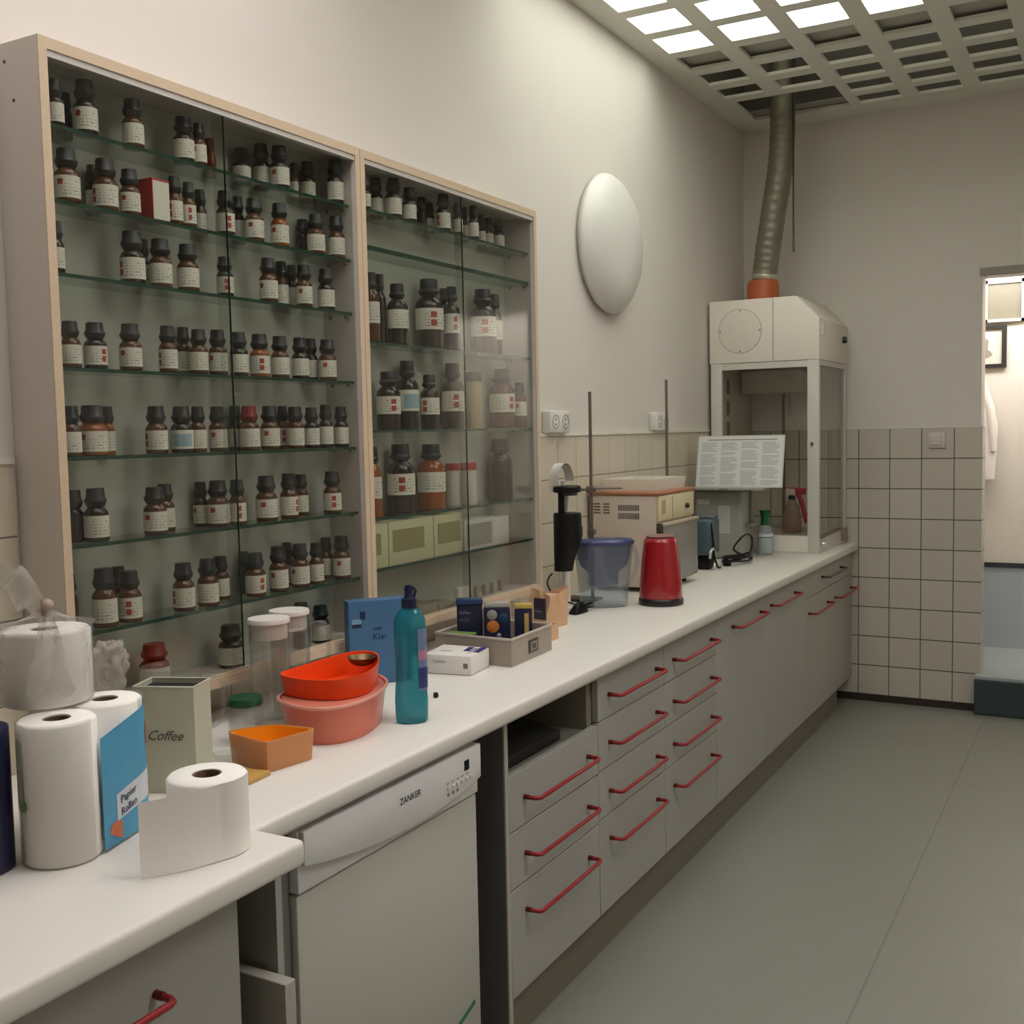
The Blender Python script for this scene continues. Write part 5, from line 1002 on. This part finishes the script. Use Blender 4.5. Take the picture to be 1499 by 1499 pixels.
MB().box(sc_[0] - 0.012, sc_[0] + 0.070, sc_[1] - 0.012, sc_[1] + 0.012, 1.085, 1.122, 0.005).build('spray_head', MG, t)
MB().box(sc_[0] - 0.030, sc_[0] + 0.022, sc_[1] - 0.0135, sc_[1] + 0.0135, 1.078, 1.118, 0.006).build('pale_head_cover', pm('spray_pale', (206, 186, 176), 0.4), t)
MB().tube(spline([(sc_[0] + 0.030, sc_[1], 1.09), (sc_[0] + 0.050, sc_[1], 1.05), (sc_[0] + 0.062, sc_[1], 1.0), (sc_[0] + 0.076, sc_[1], 0.945)], 6), [0.012] * 19, 10).build('trigger', MG, t, 80)
# ------------------------------------------------------------------ extract duct and hanging cord
t = thing('exhaust_duct', (0.213, 5.40, 2.036), 'grey flexible exhaust duct rising from an orange collar into the ceiling', 'duct')
MB().lathe([(0.060, 0.0), (0.078, 0.0), (0.078, 0.085), (0.070, 0.112), (0.062, 0.114), (0.058, 0.10), (0.060, 0.0)], (0.213, 5.40, 2.0365), 40).build('orange_collar', pm('collar_orange', (182, 92, 52), 0.5, var=0.08), t, 40)
ctr = spline([(0.218, 5.40, 2.132), (0.232, 5.40, 2.26), (0.262, 5.40, 2.45), (0.296, 5.40, 2.66), (0.310, 5.40, 2.82), (0.312, 5.40, 3.0), (0.312, 5.40, 3.3)], 26)
DUCT = pm('duct_grey_foil', (134, 128, 112), 0.42, 0.35, var=0.2, scale=30)
MB().tube(ctr, [0.0605 + 0.0013 * math.sin(i * 1.15) for i in range(len(ctr))], 32).build('flexible_hose', DUCT, t, 80)
MB().lathe([(0.0625, 0), (0.066, 0.004), (0.066, 0.022), (0.0625, 0.026)], M=Matrix.Translation((0.221, 5.40, 2.152)) @ Matrix.Rotation(R(6), 4, 'Y'), seg=36).build('hose_clip', pm('clip_pale', (186, 178, 162), 0.35, 0.4), t, 50)
MB().box(0.12, 0.62, 5.50, 5.575, 2.998, 3.004).build('ceiling_flange', pm('flange_grey', (150, 146, 134), 0.6), t, 0)
t = thing('pull_cord', (0.374, 5.36, 2.27), 'thin dark cord hanging from the ceiling opening beside the duct', 'cord')
MB().tube([(0.374, 5.36, 2.34), (0.374, 5.36, 3.3)], 0.0042, 8).build('cord', pm('cord_dark', (58, 54, 46), 0.6), t)
MB().lathe([(0, 0), (0.006, 0.002), (0.0055, 0.07), (0.003, 0.078), (0, 0.078)], (0.374, 5.36, 2.265), 12).build('cord_end', pm('cord_end_grey', (96, 90, 78), 0.5), t)
# ------------------------------------------------------------------ light, world, camera
def area(name, loc, sx, sy, e, rot=(0, 0, 0), c=(1.0, 0.985, 0.975)):
    l = bpy.data.lights.new(name, 'AREA'); l.shape = 'RECTANGLE'; l.size = sx; l.size_y = sy; l.energy = e; l.color = c
    o = bpy.data.objects.new(name, l); COL.objects.link(o); o.location = loc; o.rotation_euler = rot; return o
area('corridor_lamp', (1.9, 5.965, 2.42), 2.4, 0.4, CORR_E, (R(78), 0, 0))
W = bpy.data.worlds.new('World'); SC.world = W; W.use_nodes = True
W.node_tree.nodes['Background'].inputs[0].default_value = (1, 0.95, 0.88, 1); W.node_tree.nodes['Background'].inputs[1].default_value = 0.05
cam = bpy.data.cameras.new('Camera'); cam.sensor_fit = 'HORIZONTAL'; cam.sensor_width = 36; cam.lens = 1600.0 / 1499 * 36; cam.clip_start = 0.02
co = bpy.data.objects.new('Camera', cam); COL.objects.link(co)
yw, pt, rl = R(29.044292), R(-4.194771), R(-1.182429)
F = Vector((-math.sin(yw) * math.cos(pt), math.cos(yw) * math.cos(pt), math.sin(pt))); r0 = Vector((math.cos(yw), math.sin(yw), 0)); u0 = r0.cross(F)
Rv = math.cos(rl) * r0 + math.sin(rl) * u0; Uv = -math.sin(rl) * r0 + math.cos(rl) * u0
Mc = Matrix((Rv, Uv, -F)).transposed().to_4x4(); Mc.translation = Vector((1.764212, 0.0, 1.429378)); co.matrix_world = Mc
SC.camera = co
vs = SC.view_settings; SC.display_settings.display_device = 'sRGB'
vs.view_transform = 'Standard'; vs.look = 'None'; vs.gamma = 1.0; vs.use_curve_mapping = False; vs.exposure = EXPO
SC.cycles.max_bounces = 12; SC.cycles.transparent_max_bounces = 32; SC.cycles.diffuse_bounces = 5; SC.cycles.glossy_bounces = 4; SC.cycles.transmission_bounces = 8
SC.cycles.caustics_reflective = False; SC.cycles.caustics_refractive = False
for o in bpy.data.objects:
    if 'wo' in o: del o['wo']
